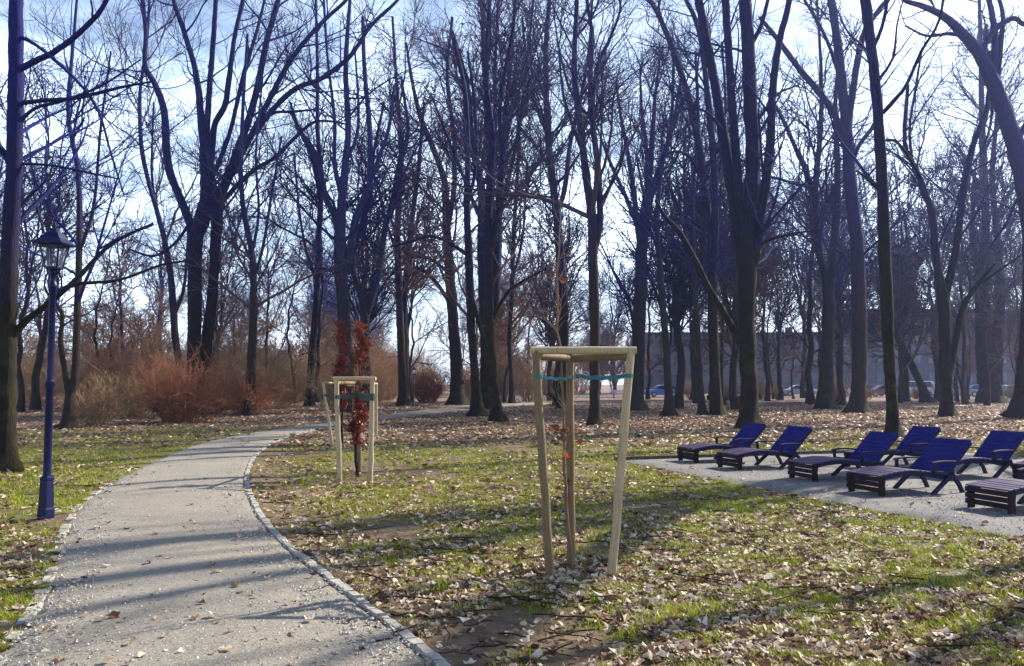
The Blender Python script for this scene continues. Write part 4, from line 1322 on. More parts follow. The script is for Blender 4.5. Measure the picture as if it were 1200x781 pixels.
# dark conifer showing behind the tall pole trunk
def conifer(seed, H=15):
    r = np.random.default_rng(seed)
    z = np.linspace(-0.1, H, 16)
    P = np.stack([0.06 * r.standard_normal(16), 0.06 * r.standard_normal(16), z], 1)[None]
    R = np.linspace(0.19, 0.02, 16)[None]
    root = empty('pine_tree')
    obj('trunk', tube_mesh('trunk', [(P, R, 8)]), M['bark_brown'], root)
    B1, R1, L1 = grow(P, R, [70], 0.38, 0.99, lambda t, L: 2.6 * (1.25 - t), 85, 7, 0.1, 0.02, 0.4, 0.01, r)
    B2, R2, L2 = grow(B1, R1, np.full(len(B1), 10), 0.35, 1.0, lambda t, L: 0.25 + L * 0.2, 50, 4, 0.14, 0.04, 0.6, 0.008, r)
    cr = obj('crown', tube_mesh('crown', [(B1, R1, 4), (B2, R2, 3)]), M['bark_brown'], root)
    pts = B2[np.repeat(np.arange(len(B2)), 34), r.integers(1, 4, len(B2) * 34)]
    obj('needles', leaf_cloud(pts + r.normal(0, 0.06, pts.shape), r, 0.10, 0.2, np.array((0.02, 0.032, 0.025))), M['beech_leaf'], root)
    return root
pn = conifer(5)
place(pn, at(1060, 450, 84)[0], 84)
tag(pn, 'dark green pine glimpsed behind the tall pole straight trunk', 'tree')

# ================================================================== STAKE FRAMES, SAPLING, YOUNG BEECHES
def wood_mat(name, col, dark):
    m, t, b = mat_new(name)
    c = t.nodes.new('ShaderNodeTexCoord')
    mp = nd(t, 'ShaderNodeMapping'); mp.inputs['Scale'].default_value = (1, 1, 0.07)
    t.links.new(c.outputs['Object'], mp.inputs['Vector'])
    n = noise_tex(t, mp.outputs['Vector'], 60, 6, 0.7)
    k = noise_tex(t, c.outputs['Object'], 3.5, 5, 0.7)
    base = ramp(t, n, [(0.3, dark), (0.5, col), (0.75, tuple(x * 1.2 for x in col))])
    col2 = mixc(t, mathn(t, 'MULTIPLY', k, 0.7), base, dark)
    t.links.new(col2, b.inputs['Base Color'])
    b.inputs['Roughness'].default_value = 0.75
    bump(t, b, n, 0.5, 0.006)
    return m
M['stake'] = wood_mat('stake_wood', (0.50, 0.385, 0.23), (0.24, 0.17, 0.09))
M['stake_dark'] = wood_mat('stake_wood_dark', (0.22, 0.145, 0.07), (0.09, 0.058, 0.028))
M['strap'] = plain('strap_teal', (0.012, 0.115, 0.14), 0.6, 0.45, 30, stretch=(1, 1, 0.3))
M['strap_dark'] = plain('strap_dark_green', (0.02, 0.05, 0.045), 0.6, 0.3, 30)

def stake_frame(label, feet, tops, rad, beams, straps, strap_mat, mats, beam_rad):
    base = np.mean(feet, axis=0); base[2] = 0
    root = tag(empty('stake_frame', base), label, 'tree stake')
    for i, (f, tp) in enumerate(zip(feet, tops)):
        mb = MB()
        f, tp = np.array(f) - base, np.array(tp) - base
        f = f + (f - tp) * 0.05
        r = np.random.default_rng(i)
        pts = [f + (tp - f) * q + np.append(r.normal(0, 0.004, 2), 0) for q in np.linspace(0, 1, 9)]
        mb.tube(pts, [rad * (1.05 - 0.1 * q) for q in np.linspace(0, 1, 9)], 12)
        mb.build('stake', mats[i], root, smooth=True)
    for k, (i, j, dz, ov) in enumerate(beams):
        a, b2 = np.array(tops[i]) - base, np.array(tops[j]) - base
        d = (b2 - a) / np.linalg.norm(b2 - a)
        mb = MB()
        a, b2 = a - d * ov, b2 + d * ov
        a[2] += dz; b2[2] += dz
        mb.tube([a + (b2 - a) * q for q in np.linspace(0, 1, 7)], [beam_rad * (1 + 0.03 * math.sin(5 * q + k)) for q in range(7)], 12)
        mb.build('crossbeam', mats[2] if k == 0 else mats[1], root, smooth=True)
    for (a, b2, wd) in straps:
        mb = MB()
        a, b2 = np.array(a) - base, np.array(b2) - base
        for off_ in (-0.012, 0.012):
            pts = []
            for q in np.linspace(0, 1, 9):
                p = a + (b2 - a) * q
                p = p + np.array((0, off_, -0.02 * math.sin(math.pi * q) + 0.006 * math.sin(q * 23)))
                pts.append(p)
            n = len(pts)
            mb.curve_bar(pts, wd, 0.004, side=(0, 0, 1))
        # the loop round the stake
        mb.tube([a + np.array((0, 0, z)) for z in (-wd / 2, wd / 2)], [rad * 1.12, rad * 1.12], 12, cap=False)
        mb.build('strap', strap_mat, root)
    return root

f1, f2, f3 = gnd(644, 673), gnd(669, 662), gnd(717, 672)
H1 = 1.86
t1 = at(628.5, 411, f1[1] + 0.0); t2 = at(668, 415, f2[1]); t3 = at(739, 411, f3[1])
cen = (f1 + f2 + f3) / 3; 
sapx = gnd(671, 664)
z_s = 1.66
st1 = f1 + (t1 - f1) * 0.885; st3 = f3 + (t3 - f3) * 0.885
mid = np.array((at(672, 442, f2[1] - 0.1)))
stake_frame('nearest wooden tree stake frame, three pale poles with crossbeams and teal straps',
            [f1, f2, f3], [t1, t2, t3], 0.037, [(0, 2, 0.0, 0.05), (0, 1, -0.045, 0.0), (1, 2, -0.045, 0.0)],
            [(st1, mid, 0.028), (st3, mid + np.array((0.02, 0, 0.01)), 0.034)], M['strap'], [M['stake_dark'], M['stake_dark'], M['stake']], 0.034)
f1, f2, f3 = gnd(398, 563), gnd(421, 549), gnd(434, 564)
t1, t2, t3 = at(394.5, 444, f1[1]), at(421, 445, f2[1]), at(436.5, 444, f3[1])
st1 = f1 + (t1 - f1) * 0.82; st3 = f3 + (t3 - f3) * 0.82
mid = at(420, 463, f1[1] + 0.2)
stake_frame('grey wooden stake frame around the front red leaved young beech', [f1, f2, f3], [t1, t2, t3], 0.042,
            [(0, 2, 0.0, 0.06), (0, 1, -0.07, 0.0), (1, 2, -0.07, 0.0)],
            [(st1, mid, 0.06), (st3, mid, 0.12)], M['strap_dark'], [M['stake'], M['stake_dark'], M['stake']], 0.034)
f1, f2, f3 = gnd(389, 521), gnd(415, 518), gnd(441, 511)
t1, t2, t3 = at(379, 449, f1[1]), at(414, 449, f2[1]), at(441, 450, f3[1])
st1 = f1 + (t1 - f1) * 0.8
stake_frame('farthest of the three wooden stake frames, half hidden behind the front one', [f1, f2, f3], [t1, t2, t3], 0.042,
            [(0, 2, 0.0, 0.06), (0, 1, -0.07, 0.0)], [(st1, at(402, 463, f1[1]), 0.06)], M['strap_dark'], [M['stake'], M['stake_dark'], M['stake']], 0.034)

def young_tree(name, label, base, H, r0, colW, z0, z1, nleaf, seed, bk, tw, leafcol, shape=None, nb=40):
    r = np.random.default_rng(seed)
    K = 20
    t = np.linspace(0, 1, K)
    P = np.stack([np.cumsum(r.normal(0, 0.012, K)), np.cumsum(r.normal(0, 0.012, K)), t * H], 1)[None]
    P[0, :, :2] -= P[0, 0, :2]; P[0, 0, 2] = -0.05
    R = (r0 * (1 - t) + 0.004)[None]
    root = tag(empty(name, base), label, 'young tree')
    obj('trunk', tube_mesh('trunk', [(P, R, 8)]), M[bk], root)
    B1, R1, L1 = grow(P, R, [nb], z0 / H, min(0.99, z1 / H), lambda t, L: colW * (1.3 - t * 0.5), 50, 7, 0.12, 0.12, 0.4, 0.0025, r)
    B2, R2, L2 = grow(B1, R1, np.full(len(B1), 4), 0.2, 1.0, lambda t, L: 0.08 + L * 0.35, 42, 5, 0.14, 0.03, 0.6, 0.002, r)
    obj('crown', tube_mesh('crown', [(B1, R1, 4), (B2, R2, 3)]), M[tw], root)
    if nleaf:
        k = r.integers(0, len(B2), nleaf)
        pts = B2[k, r.integers(0, 5, nleaf)] + r.normal(0, 0.03, (nleaf, 3))
        if shape is not None:
            pts = pts[r.random(len(pts)) < shape(pts[:, 2])]
        obj('leaves', leaf_cloud(pts, r, 0.04, 0.085, leafcol), M['beech_leaf'], root)
    return root

young_tree('young_tree', 'thin bare sapling with a few russet leaves tied inside the nearest stake frame', sapx, 3.3, 0.013, 0.15, 0.35, 3.1, 130, 301, 'twig_pale', 'twig_pale', np.array((0.13, 0.04, 0.02)), shape=lambda z: np.where(z < 1.3, 0.6, 0.06), nb=34)
b2_ = gnd(419, 558)
young_tree('young_beech', 'young beech with red brown leaves inside the front grey stake frame', b2_, 2.6, 0.03, 0.17, 0.45, 2.5, 2600, 302, 'bark_brown', 'twig_red', np.array((0.15, 0.03, 0.018)),
           shape=lambda z: np.where(z < 1.45, 0.9, np.where(z > 1.95, 0.5, 0.12)), nb=60)
b3_ = gnd(401, 520)
young_tree('young_beech', 'taller column shaped beech with red brown leaves behind the front one', b3_, 3.25, 0.035, 0.17, 0.9, 3.2, 3600, 303, 'bark_brown', 'twig_red', np.array((0.17, 0.035, 0.018)), nb=80)

# ================================================================== STREET LAMPS
M['navy_metal'] = plain('navy_metal', (0.004, 0.005, 0.048), 0.42, 0.35, 6, spec=0.3, bmp=0.15)
mgl, tg, bgl = mat_new('lantern_glass')
bgl.inputs['Base Color'].default_value = (0.16, 0.17, 0.19, 1)
bgl.inputs['Roughness'].default_value = 0.25
bgl.inputs['Alpha'].default_value = 0.25
M['milk_glass'] = plain('milk_glass', (0.8, 0.82, 0.84), 0.3, 0.05, 5)

def lamp(label, x, y, H, glass, slim=1.0, mat='navy_metal'):
    root = tag(empty('street_lamp', (x, y, 0)), label, 'street lamp', 'park street lamps')
    s = slim
    mb = MB()
    mb.lathe([(0.105, -0.1), (0.105, 0.10), (0.098, 0.12), (0.082, 0.44), (0.088, 0.45), (0.088, 0.475), (0.05, 0.50)], 6)
    mb.build('base', M[mat], root)
    mb = MB()
    zt = H - 0.55
    mb.lathe([(0.046 * s, 0.45), (0.044 * s, 1.55), (0.060 * s, 1.57), (0.060 * s, 1.63), (0.042 * s, 1.65), (0.036 * s, 2.75), (0.05 * s, 2.77), (0.05 * s, 2.81), (0.034 * s, 2.83), (0.032 * s, zt), (0.055 * s, zt + 0.03), (0.055 * s, zt + 0.06), (0.03, zt + 0.08)], 14)
    mb.build('pole', M[mat], root, smooth=True)
    for a in (0, math.pi / 2, math.pi, 3 * math.pi / 2):
        mb = MB()
        ca, sa = math.cos(a), math.sin(a)
        pts = [(ca * rr, sa * rr, z) for rr, z in ((0.03, zt - 0.24), (0.075, zt - 0.2), (0.105, zt - 0.12), (0.10, zt - 0.03), (0.07, zt + 0.05), (0.085, zt + 0.1))]
        mb.tube(pts, [0.011] * 6, 6)
        mb.build('bracket', M[mat], root, smooth=True)
    z0, z1 = zt + 0.09, zt + 0.37
    r0, r1 = 0.095, 0.165
    g = MB()
    ang = [math.pi / 4 + k * math.pi / 2 for k in range(4)]
    lo = [(r0 * math.cos(a), r0 * math.sin(a), z0 + .01) for a in ang]; hi = [(r1 * math.cos(a), r1 * math.sin(a), z1) for a in ang]
    g.add(lo + hi, [(k, (k + 1) % 4, 4 + (k + 1) % 4, 4 + k) for k in range(4)])
    g.build('glass', glass, root)
    fr = MB()
    for k in range(4):
        fr.bar(Vector(lo[k]) * 1.0, Vector(hi[k]), 0.02, 0.02)
        fr.bar(lo[k], lo[(k + 1) % 4], 0.025, 0.025); fr.bar(hi[k], hi[(k + 1) % 4], 0.025, 0.025)
    fr.lathe([(0.03, zt + 0.05), (0.07, z0), (0.07, z0 + 0.012)], 8)
    lf = fr.build('lantern_frame', M[mat], root)
    cap = MB()
    cap.lathe([(0.245, z1 + 0.012), (0.25, z1 + 0.03), (0.165, z1 + 0.09), (0.10, z1 + 0.165), (0.055, z1 + 0.185), (0.05, z1 + 0.215), (0.02, z1 + 0.225), (0.026, z1 + 0.25), (0.004, z1 + 0.29)], 4, math.pi / 4)
    cap.build('lamp_cap', M[mat], root)
    return root
lb = gnd(53.5, 606.5)
lamp('dark blue street lamp with a four sided lantern on the lawn beside the path', lb[0], lb[1], 3.46, mgl)
M['dark_metal'] = plain('dark_metal', (0.03, 0.03, 0.035), 0.5, 0.2, 8)
lf_ = at(487, 450, 60)
lamp('small far street lamp with a bright white lantern near the path bend', lf_[0], 59, 2.75, M['milk_glass'], 0.9, 'dark_metal')

# ================================================================== SUN LOUNGERS
def gloss_wood(name, col, rough, spec=0.5):
    m, t, b = mat_new(name)
    c = t.nodes.new('ShaderNodeTexCoord')
    mp = nd(t, 'ShaderNodeMapping'); mp.inputs['Scale'].default_value = (1, 0.06, 1)
    t.links.new(c.outputs['Object'], mp.inputs['Vector'])
    n = noise_tex(t, mp.outputs['Vector'], 70, 5, 0.7)
    k = noise_tex(t, c.outputs['Object'], 5, 5, 0.7)
    col_ = mixc(t, mathn(t, 'MULTIPLY', k, 0.5), ramp(t, n, [(0.3, tuple(x * 0.65 for x in col)), (0.7, tuple(x * 1.3 for x in col))]), tuple(x * 0.6 + 0.01 for x in col))
    t.links.new(col_, b.inputs['Base Color'])
    rr = ramp(t, k, [(0.3, (rough * 0.8,) * 3), (0.7, (min(1, rough * 1.4),) * 3)])
    t.links.new(rr, b.inputs['Roughness'])
    b.inputs['Specular IOR Level'].default_value = spec
    bump(t, b, n, 0.3, 0.003)
    return m
M['back_wood'] = gloss_wood('sky_tinted_wood', (0.003, 0.005, 0.15), 0.55, 0.18)  # blue of the sky's reflection on the slats put into the base colour
M['seat_wood'] = gloss_wood('seat_wood', (0.05, 0.028, 0.085), 0.42, 0.45)
M['foot_wood'] = gloss_wood('dark_maroon_wood', (0.014, 0.004, 0.008), 0.6, 0.15)
M['frame_wood'] = gloss_wood('frame_navy_wood', (0.005, 0.005, 0.04), 0.55, 0.2)

def make_lounger():
    root = empty('sun_lounger')
    Wd = 0.68; hw = Wd / 2
    def prof(x):      # top of the seat
        return float(np.interp(x, (0, 0.15, 0.32, 0.5, 0.7, 0.9, 1.1, 1.28), (0.292, 0.312, 0.338, 0.352, 0.346, 0.322, 0.288, 0.252)))
    # seat slats (one seat) and side rails
    mb = MB()
    x = 0.0
    while x < 1.2:
        xc = x + 0.04
        sl_ = math.atan2(prof(xc + .02) - prof(xc - .02), .04)
        from mathutils import Matrix
        rot = Matrix.Rotation(-sl_, 3, 'Y')
        mb.box((xc, 0, prof(xc) - 0.01), (0.078, Wd - 0.004, 0.02), rot)
        x += 0.092
    mb.build('seat', M['seat_wood'], root, bevel=0.004)
    for sgn in (-1, 1):
        mb = MB()
        xs = np.linspace(0.04, 1.3, 16)
        mb.curve_bar([(q, sgn * (hw - 0.03), prof(q) - 0.052) for q in xs], 0.035, 0.06)
        mb.build('side_rail', M['frame_wood'], root, bevel=0.004)
    # box at the foot end: two posts, three boards, and short return boards
    for sgn in (-1, 1):
        mb = MB()
        mb.curve_bar([(0.062, sgn * (hw - 0.03), -0.01), (0.060, sgn * (hw - 0.03), 0.15), (0.075, sgn * (hw - 0.03), 0.272)], 0.04, 0.09)
        mb.build('foot_post', M['foot_wood'], root, bevel=0.003)
    for z in (0.085, 0.16, 0.235):
        mb = MB()
        mb.bar((0.004, -hw, z), (0.004, hw, z), 0.02, 0.064)
        mb.build('foot_board', M['foot_wood'], root, bevel=0.003)
    # backrest
    b0, b1 = Vector((1.20, 0, 0.245)), Vector((1.70, 0, 0.745))
    d = (b1 - b0).normalized(); L = (b1 - b0).length
    nrm_ = Vector((-d.z, 0, d.x))
    mb = MB()
    ns_ = 8
    from mathutils import Matrix
    rot = Matrix.Rotation(-math.atan2(d.z, d.x), 3, 'Y')
    for k in range(ns_):
        c_ = b0 + d * (L * (k + 0.5) / ns_) + nrm_ * 0.012
        mb.box(c_, (L / ns_ - 0.009, Wd, 0.02), rot)
    mb.build('backrest', M['back_wood'], root, bevel=0.004)
    for sgn in (-1, 1):
        mb = MB()
        y = sgn * (hw - 0.03)
        mb.bar((b0.x - 0.03, y, b0.z - 0.05), (b1.x + 0.0, y, b1.z - 0.035), 0.035, 0.05, up=(0, 1, 0))
        mb.build('back_rail', M['frame_wood'], root, bevel=0.004)
        # armrest with its short post
        mb = MB()
        ya = sgn * (hw + 0.03)
        mb.curve_bar([(q, ya, 0.452 + z) for q, z in ((0.92, -0.018), (0.98, 0.0), (1.08, 0.008), (1.2, 0.006), (1.32, 0.0), (1.42, -0.006))], 0.075, 0.024)
        ar = mb.build('armrest', M['frame_wood'], root, bevel=0.005)
        mb = MB()
        mb.bar((0.96, ya, 0.30), (0.96, ya, 0.438), 0.035, 0.045, up=(1, 0, 0))
        mb.bar((0.93, ya - sgn * 0.03, 0.31), (1.30, ya - sgn * 0.03, 0.262), 0.03, 0.05)
        mb.build('arm_post', M['frame_wood'], ar, bevel=0.003)
        # scissor legs: straight one to the front, bowed one to the rear
        mb = MB()
        mb.curve_bar([(1.31, ya, 0.275), (1.2, ya, 0.215), (1.06, ya, 0.115), (0.90, ya, -0.01)], 0.04, 0.06)
        mb.build('leg', M['frame_wood'], root, bevel=0.004)
        mb = MB()
        mb.curve_bar([(1.20, ya - sgn * 0.042, 0.275), (1.29, ya - sgn * 0.042, 0.25), (1.37, ya - sgn * 0.042, 0.195), (1.44, ya - sgn * 0.042, 0.11), (1.50, ya - sgn * 0.042, -0.01)], 0.04, 0.06)
        mb.build('leg', M['frame_wood'], root, bevel=0.004)
    mb = MB()
    mb.bar((1.29, -hw, 0.225), (1.29, hw, 0.225), 0.04, 0.04)
    mb.bar((1.52, -hw + 0.03, 0.50), (1.52, hw - 0.03, 0.50), 0.03, 0.03)
    mb.build('crossbar', M['frame_wood'], root, bevel=0.003)
    return root
lounger = make_lounger()
AX = np.array((0.95, 0.32)); AX /= np.linalg.norm(AX)
RZ = math.atan2(AX[1], AX[0])
NY = np.array((-AX[1], AX[0]))
def near_corner(x, y):
    return np.array((x, y)) + NY * 0.34
LG = [((3.64, 17.15), 'blue wooden sun lounger farthest left, in front of the largest trunk', 0),
      ((4.13, 15.75), 'blue wooden sun lounger second from the left in the front row', 2),
      ((4.87, 13.9), 'blue lounger in the middle of the front row, its seat shining pale lavender', -2),
      ((5.17, 12.1), 'front row lounger with a dark maroon foot box, overlapping the two rear row backs', 0),
      ((6.05, 10.46), 'nearest lounger at the lower right, its backrest outside the picture', -2),
      ((6.57, 15.8), 'rear row lounger half hidden between the backs of two front row loungers', 0),
      ((7.2, 14.15), 'rear row lounger with open scissor legs, right of the half hidden one', 0),
      ((8.36, 13.35), 'lounger at the right edge of which only the foot box corner shows', 0)]
for i, ((x, y), label, da) in enumerate(LG):
    o = lounger if i == 0 else copy_tree(lounger)
    p = near_corner(x, y)
    o.location = (p[0], p[1], 0.018)
    o.rotation_euler = (0, 0, RZ + R_(da))
    tag(o, label, 'sun lounger', 'sun loungers on the gravel pad')

# ================================================================== FAR THINGS: cars, buildings, bench, log
M['tyre'] = plain('tyre', (0.02, 0.02, 0.02), 0.8, 0.2, 9)
M['rim'] = plain('rim', (0.45, 0.45, 0.47), 0.35, 0.1, 9, metallic=0.8)
M['car_glass'] = plain('car_glass', (0.02, 0.03, 0.04), 0.08, 0.1, 3, spec=0.8)
M['lamp_red'] = plain('tail_lamp', (0.3, 0.01, 0.01), 0.3, 0.1, 3)
M['lamp_clear'] = plain('head_lamp', (0.7, 0.72, 0.75), 0.15, 0.05, 3)

def make_car(paint, van=False):
    root = empty('parked_car')
    L = 4.3 if not van else 4.9
    if not van:
        low = [(-2.15, 0.32), (-2.15, 0.62), (-2.05, 0.80), (-1.1, 0.92), (1.55, 0.95), (2.08, 0.88), (2.15, 0.6), (2.12, 0.32), (1.75, 0.24), (-1.8, 0.24)]
        gh = [(-1.15, 0.90), (-0.45, 1.38), (-0.1, 1.45), (0.95, 1.46), (1.35, 1.38), (1.95, 0.93)]
    else:
        low = [(-2.45, 0.35), (-2.45, 0.75), (-2.3, 1.0), (-1.6, 1.12), (2.4, 1.16), (2.45, 0.6), (2.42, 0.35), (1.9, 0.28), (-2.0, 0.28)]
        gh = [(-1.65, 1.10), (-0.95, 1.80), (-0.6, 1.92), (2.2, 1.93), (2.36, 1.82), (2.41, 1.14)]
    def extr(prof, w0, w1):
        n = len(prof)
        zs = [p[1] for p in prof]; z0, z1 = min(zs), max(zs)
        vs = []
        for s in (-1, 1):
            for x, z in prof:
                wv = w0 + (w1 - w0) * (z - z0) / (z1 - z0)
                vs.append((x, s * wv, z))
        fs = [tuple(range(n)), tuple(range(n, 2 * n))[::-1]] + [((i + 1) % n, i, n + i, n + (i + 1) % n) for i in range(n)]
        return vs, fs
    mb = MB(); mb.add(*extr(low, 0.86, 0.84)); mb.add(*extr(gh, 0.80, 0.60))
    mb.build('body', paint, root, bevel=0.05)
    # glazing a little proud of the cabin
    zb, zt = min(p[1] for p in gh), max(p[1] for p in gh)
    wb = MB()
    for s in (-1, 1):
        def wy(z): return s * (0.80 + (0.60 - 0.80) * (z - zb) / (zt - zb) + 0.012)
        xs0, xs1 = gh[0][0] + 0.22, gh[-1][0] - 0.22
        za, zc = zb + 0.06, zt - 0.09
        for a, b2 in ((0.0, 0.47), (0.51, 1.0)):
            xa, xb = xs0 + (xs1 - xs0) * a, xs0 + (xs1 - xs0) * b2
            ta = xa + (0.42 if a == 0 else 0); tb = xb - (0.32 if b2 == 1 else 0)
            q = [(xa, wy(za), za), (xb, wy(za), za), (tb, wy(zc), zc), (ta, wy(zc), zc)]
            wb.add(q, [(0, 1, 2, 3) if s < 0 else (3, 2, 1, 0)])
    wb.build('window', M['car_glass'], root)
    for (p, q, nm) in ((gh[0], gh[1], 'windscreen'), (gh[-1], gh[-2], 'rear_window')):
        ws = MB()
        d = Vector((q[0] - p[0], 0, q[1] - p[1])); nn = Vector((-d.z, 0, d.x)).normalized() * (0.014 if nm == 'windscreen' else -0.014)
        a, b2 = Vector((p[0], 0, p[1])) + d * 0.12 + nn, Vector((p[0], 0, p[1])) + d * 0.92 + nn
        ws.add([(a.x, -0.70, a.z), (a.x, 0.70, a.z), (b2.x, 0.56, b2.z), (b2.x, -0.56, b2.z)], [(0, 1, 2, 3)])
        ws.build(nm, M['car_glass'], root)
    wx = 1.32 if not van else 1.5
    for x in (-wx, wx):
        for s in (-1, 1):
            wl = MB()
            wl.tube([(x, s * 0.70, 0.32), (x, s * 0.88, 0.32)], [0.32, 0.32], 16)
            wo = wl.build('wheel', M['tyre'], root)
            rm = MB(); rm.tube([(x, s * 0.87, 0.32), (x, s * 0.89, 0.32)], [0.19, 0.19], 12)
            rm.build('rim', M['rim'], wo)
    for s in (-1, 1):
        hb = MB(); hb.box((-L / 2 - 0.005 if not van else -2.44, s * 0.62, 0.68), (0.06, 0.3, 0.13)); hb.build('headlight', M['lamp_clear'], root)
        tb_ = MB(); tb_.box((2.12 if not van else 2.43, s * 0.66, 0.74), (0.06, 0.22, 0.16)); tb_.build('tail_light', M['lamp_red'], root)
    return root
def car_paint(n, c): 
    m = plain('paint_' + n, c, 0.22, 0.04, 1, spec=0.6)
    return m
CARS = [(774, 104, (0.10, 0.16, 0.50), 'small blue parked car far left, seen past the leaning thin tree', 0, 0.3),
        (934, 110, (0.35, 0.38, 0.42), 'silver parked car behind the twin trunk grove tree', 0, 0.0),
        (975, 108, (0.75, 0.77, 0.78), 'white parked car showing right beside the thick twin trunk', 0, 0.15),
        (1017, 112, (0.06, 0.08, 0.28), 'dark blue parked car just right of the rough barked trunk', 0, 0.0),
        (1033, 106, (0.16, 0.015, 0.02), 'dark red parked car left of the tall pole trunk', 0, 0.1),
        (1070, 109, (0.72, 0.76, 0.82), 'white parked van behind the bent dark tree', 1, 0.05),
        (1101, 112, (0.05, 0.10, 0.55), 'bright blue parked car behind the two pronged tree', 0, 0.0),
        (1124, 106, (0.20, 0.26, 0.24), 'grey green parked car right of the two pronged tree', 0, -0.1),
        (1141, 111, (0.03, 0.05, 0.35), 'navy parked car left of the massive clustered trunk', 0, 0.1),
        (1181, 107, (0.45, 0.62, 0.66), 'pale teal parked car right of the massive clustered trunk', 0, 0.1),
        (1200, 112, (0.03, 0.05, 0.22), 'deep blue parked car cut by the right picture edge', 0, 0.0)]
for px, d, colr, label, van, da in CARS:
    o = make_car(car_paint('car', colr), bool(van))
    o.location = ((px - 600) / F * d, d, 0.012)
    o.rotation_euler = (0, 0, da + (math.pi if random.random() < 0.5 else 0))
    tag(o, label, 'car', 'cars parked beyond the grove')

M['wall_a'] = plain('panel_wall', (0.13, 0.11, 0.11), 0.85, 0.2, 0.8)
M['wall_b'] = plain('render_wall', (0.10, 0.09, 0.115), 0.85, 0.2, 0.8)
M['roof'] = plain('roof_edge', (0.09, 0.085, 0.09), 0.8, 0.2, 2)
M['win_glass'] = plain('window_glass', (0.03, 0.045, 0.07), 0.1, 0.2, 0.6, spec=0.7)
M['win_frame'] = plain('window_frame', (0.11, 0.105, 0.115), 0.6, 0.1, 4)
def building(label, x0, x1, y, H, dep, mat, floors, cols, rz=0.0):
    root = tag(empty('apartment_building', ((x0 + x1) / 2, y, 0), rz), label, 'building')
    W = x1 - x0
    mb = MB(); mb.box((0, dep / 2, H / 2 - 0.1), (W, dep, H + 0.2)); 
    mb.build('wall', mat, root)
    mb = MB(); mb.box((0, dep / 2, H + 0.22), (W + 0.7, dep + 0.7, 0.4)); rf = mb.build('roof', M['roof'], root, bevel=0.05)
    for k in range(3):
        mb = MB(); mb.box((-W * 0.3 + k * W * 0.28, dep / 2, H + 1.0), (1.1, 0.8, 1.3)); mb.build('chimney', mat, rf)
    proto = None
    fh = (H - 1.0) / floors
    for f in range(floors):
        for c_ in range(cols):
            xx = -W / 2 + W * (c_ + 0.5) / cols
            z = 1.0 + f * fh + fh * 0.5
            if proto is None:
                mb = MB()
                w_, h_ = 1.7, 1.45
                for sx in (-1, 1): mb.box((sx * w_ / 2, 0, 0), (0.12, 0.16, h_ + 0.12))
                for sz in (-1, 1): mb.box((0, -0.003, sz * h_ / 2), (w_ - 0.12, 0.16, 0.12))
                mb.box((0, 0.004, 0), (0.08, 0.12, h_ - 0.12))
                fr = mb.build('window', M['win_frame'], root)
                fr.location = (xx, -0.03, z)
                mb = MB(); mb.box((0, 0.02, 0), (w_ - 0.1, 0.06, h_ - 0.1)); mb.build('pane', M['win_glass'], fr)
                proto = fr
            else:
                o = copy_tree(proto, root)
                o.location = (xx, -0.03, z)
    return root
building('long low grey brown building with window rows, behind the twin trunk and left of it', 22, 58, 146, 10.0, 12, M['wall_a'], 3, 14)
building('taller dark apartment block behind the right grove and parked cars', 58.8, 112, 146, 14.0, 12, M['wall_b'], 4, 18)

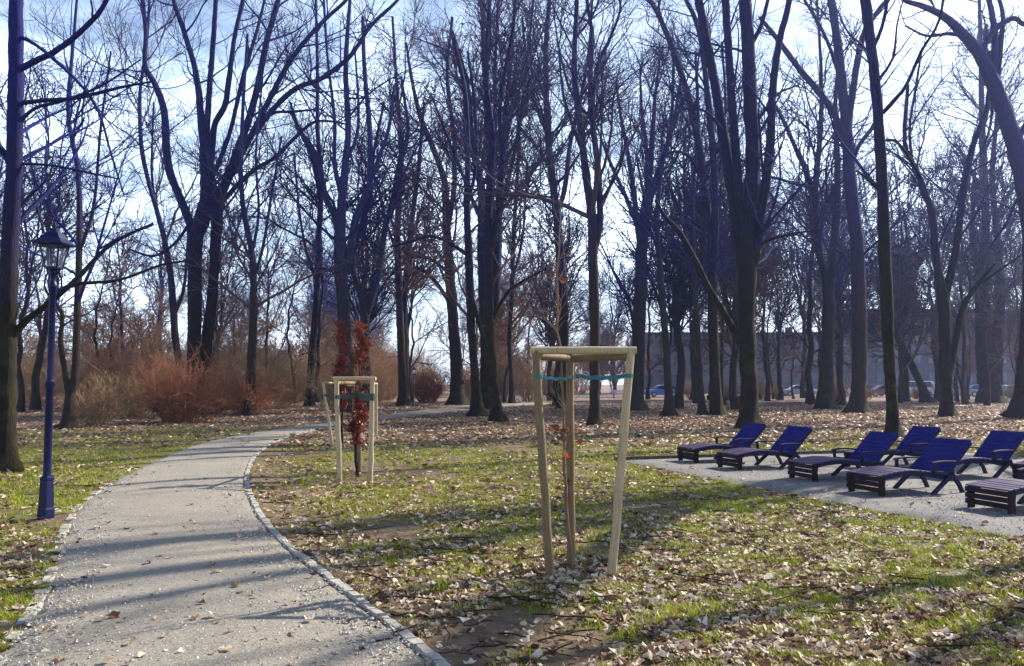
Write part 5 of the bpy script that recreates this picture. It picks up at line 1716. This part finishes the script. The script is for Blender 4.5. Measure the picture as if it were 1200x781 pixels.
# white park bench in the distance, under the big stake frame's beam
M['bench_white'] = plain('bench_white', (0.7, 0.7, 0.68), 0.6, 0.1, 6)
bx_, by_ = (728 - 600) / F * 94, 94
bench = tag(empty('park_bench', (bx_, by_, 0)), 'pale park bench far off between the hazy broom tree and the stake frame', 'bench')
mb = MB()
for k in range(4): mb.box((0, -0.2 + k * 0.13, 0.45), (2.2, 0.11, 0.035))
mb.build('seat', M['bench_white'], bench)
mb = MB()
for k in range(3): mb.box((0, 0.28 + k * 0.03, 0.58 + k * 0.14), (2.2, 0.03, 0.12))
mb.build('backrest', M['bench_white'], bench)
for s in (-0.85, 0.85):
    for yy in (-0.18, 0.2):
        mb = MB(); mb.bar((s, yy, 0), (s, yy, 0.43), 0.07, 0.07, up=(1, 0, 0)); mb.build('leg', M['dark_metal'], bench)
    mb = MB(); mb.bar((s, 0.24, 0.4), (s, 0.37, 0.95), 0.06, 0.05, up=(1, 0, 0)); mb.build('back_post', M['dark_metal'], bench)

# fallen log lying in the grove
lg = at(860, 450, 84)
r = np.random.default_rng(9)
K = 14
P = np.stack([np.linspace(-2.6, 2.6, K), 0.25 * np.sin(np.linspace(0, 3, K)), 0.24 + 0.05 * r.standard_normal(K)], 1)[None]
R = np.linspace(0.28, 0.17, K)[None]
log = tag(empty('fallen_log', (lg[0], 84, 0)), 'fallen log lying on the leaves behind the largest dark trunk', 'log')
obj('trunk', tube_mesh('trunk', [(P, R, 10)]), M['bark_brown'], log)
B1, R1, L1 = grow(P, R, [9], 0.2, 0.98, lambda t, L: 1.3, 60, 7, 0.15, 0.05, 0.4, 0.02, r)
obj('branches', tube_mesh('branches', [(B1, R1, 5)]), M['bark_brown'], log)

# kept prototypes that were not needed in the picture are dropped
for k, lst in KINDS.items():
    for i, p in enumerate(lst):
        if fresh[k][i]:
            for ch in list(p.children): bpy.data.objects.remove(ch)
            bpy.data.objects.remove(p)

# --- thin bluish volume, added to stand in for a lens flare veil
mb = MB(); mb.box((20, 70, 20), (900, 700, 44.0))
hm = bpy.data.materials.new('flare_haze'); hm.use_nodes = True
hm.node_tree.nodes.clear()
ho = hm.node_tree.nodes.new('ShaderNodeOutputMaterial'); hv = hm.node_tree.nodes.new('ShaderNodeVolumePrincipled')
hv.inputs['Color'].default_value = (0.48, 0.56, 1.0, 1)
hv.inputs['Density'].default_value = 0.00062
hv.inputs['Anisotropy'].default_value = 0.62
hm.node_tree.links.new(hv.outputs[0], ho.inputs['Volume'])
tag(mb.build('flare_haze', hm), kind='stuff')
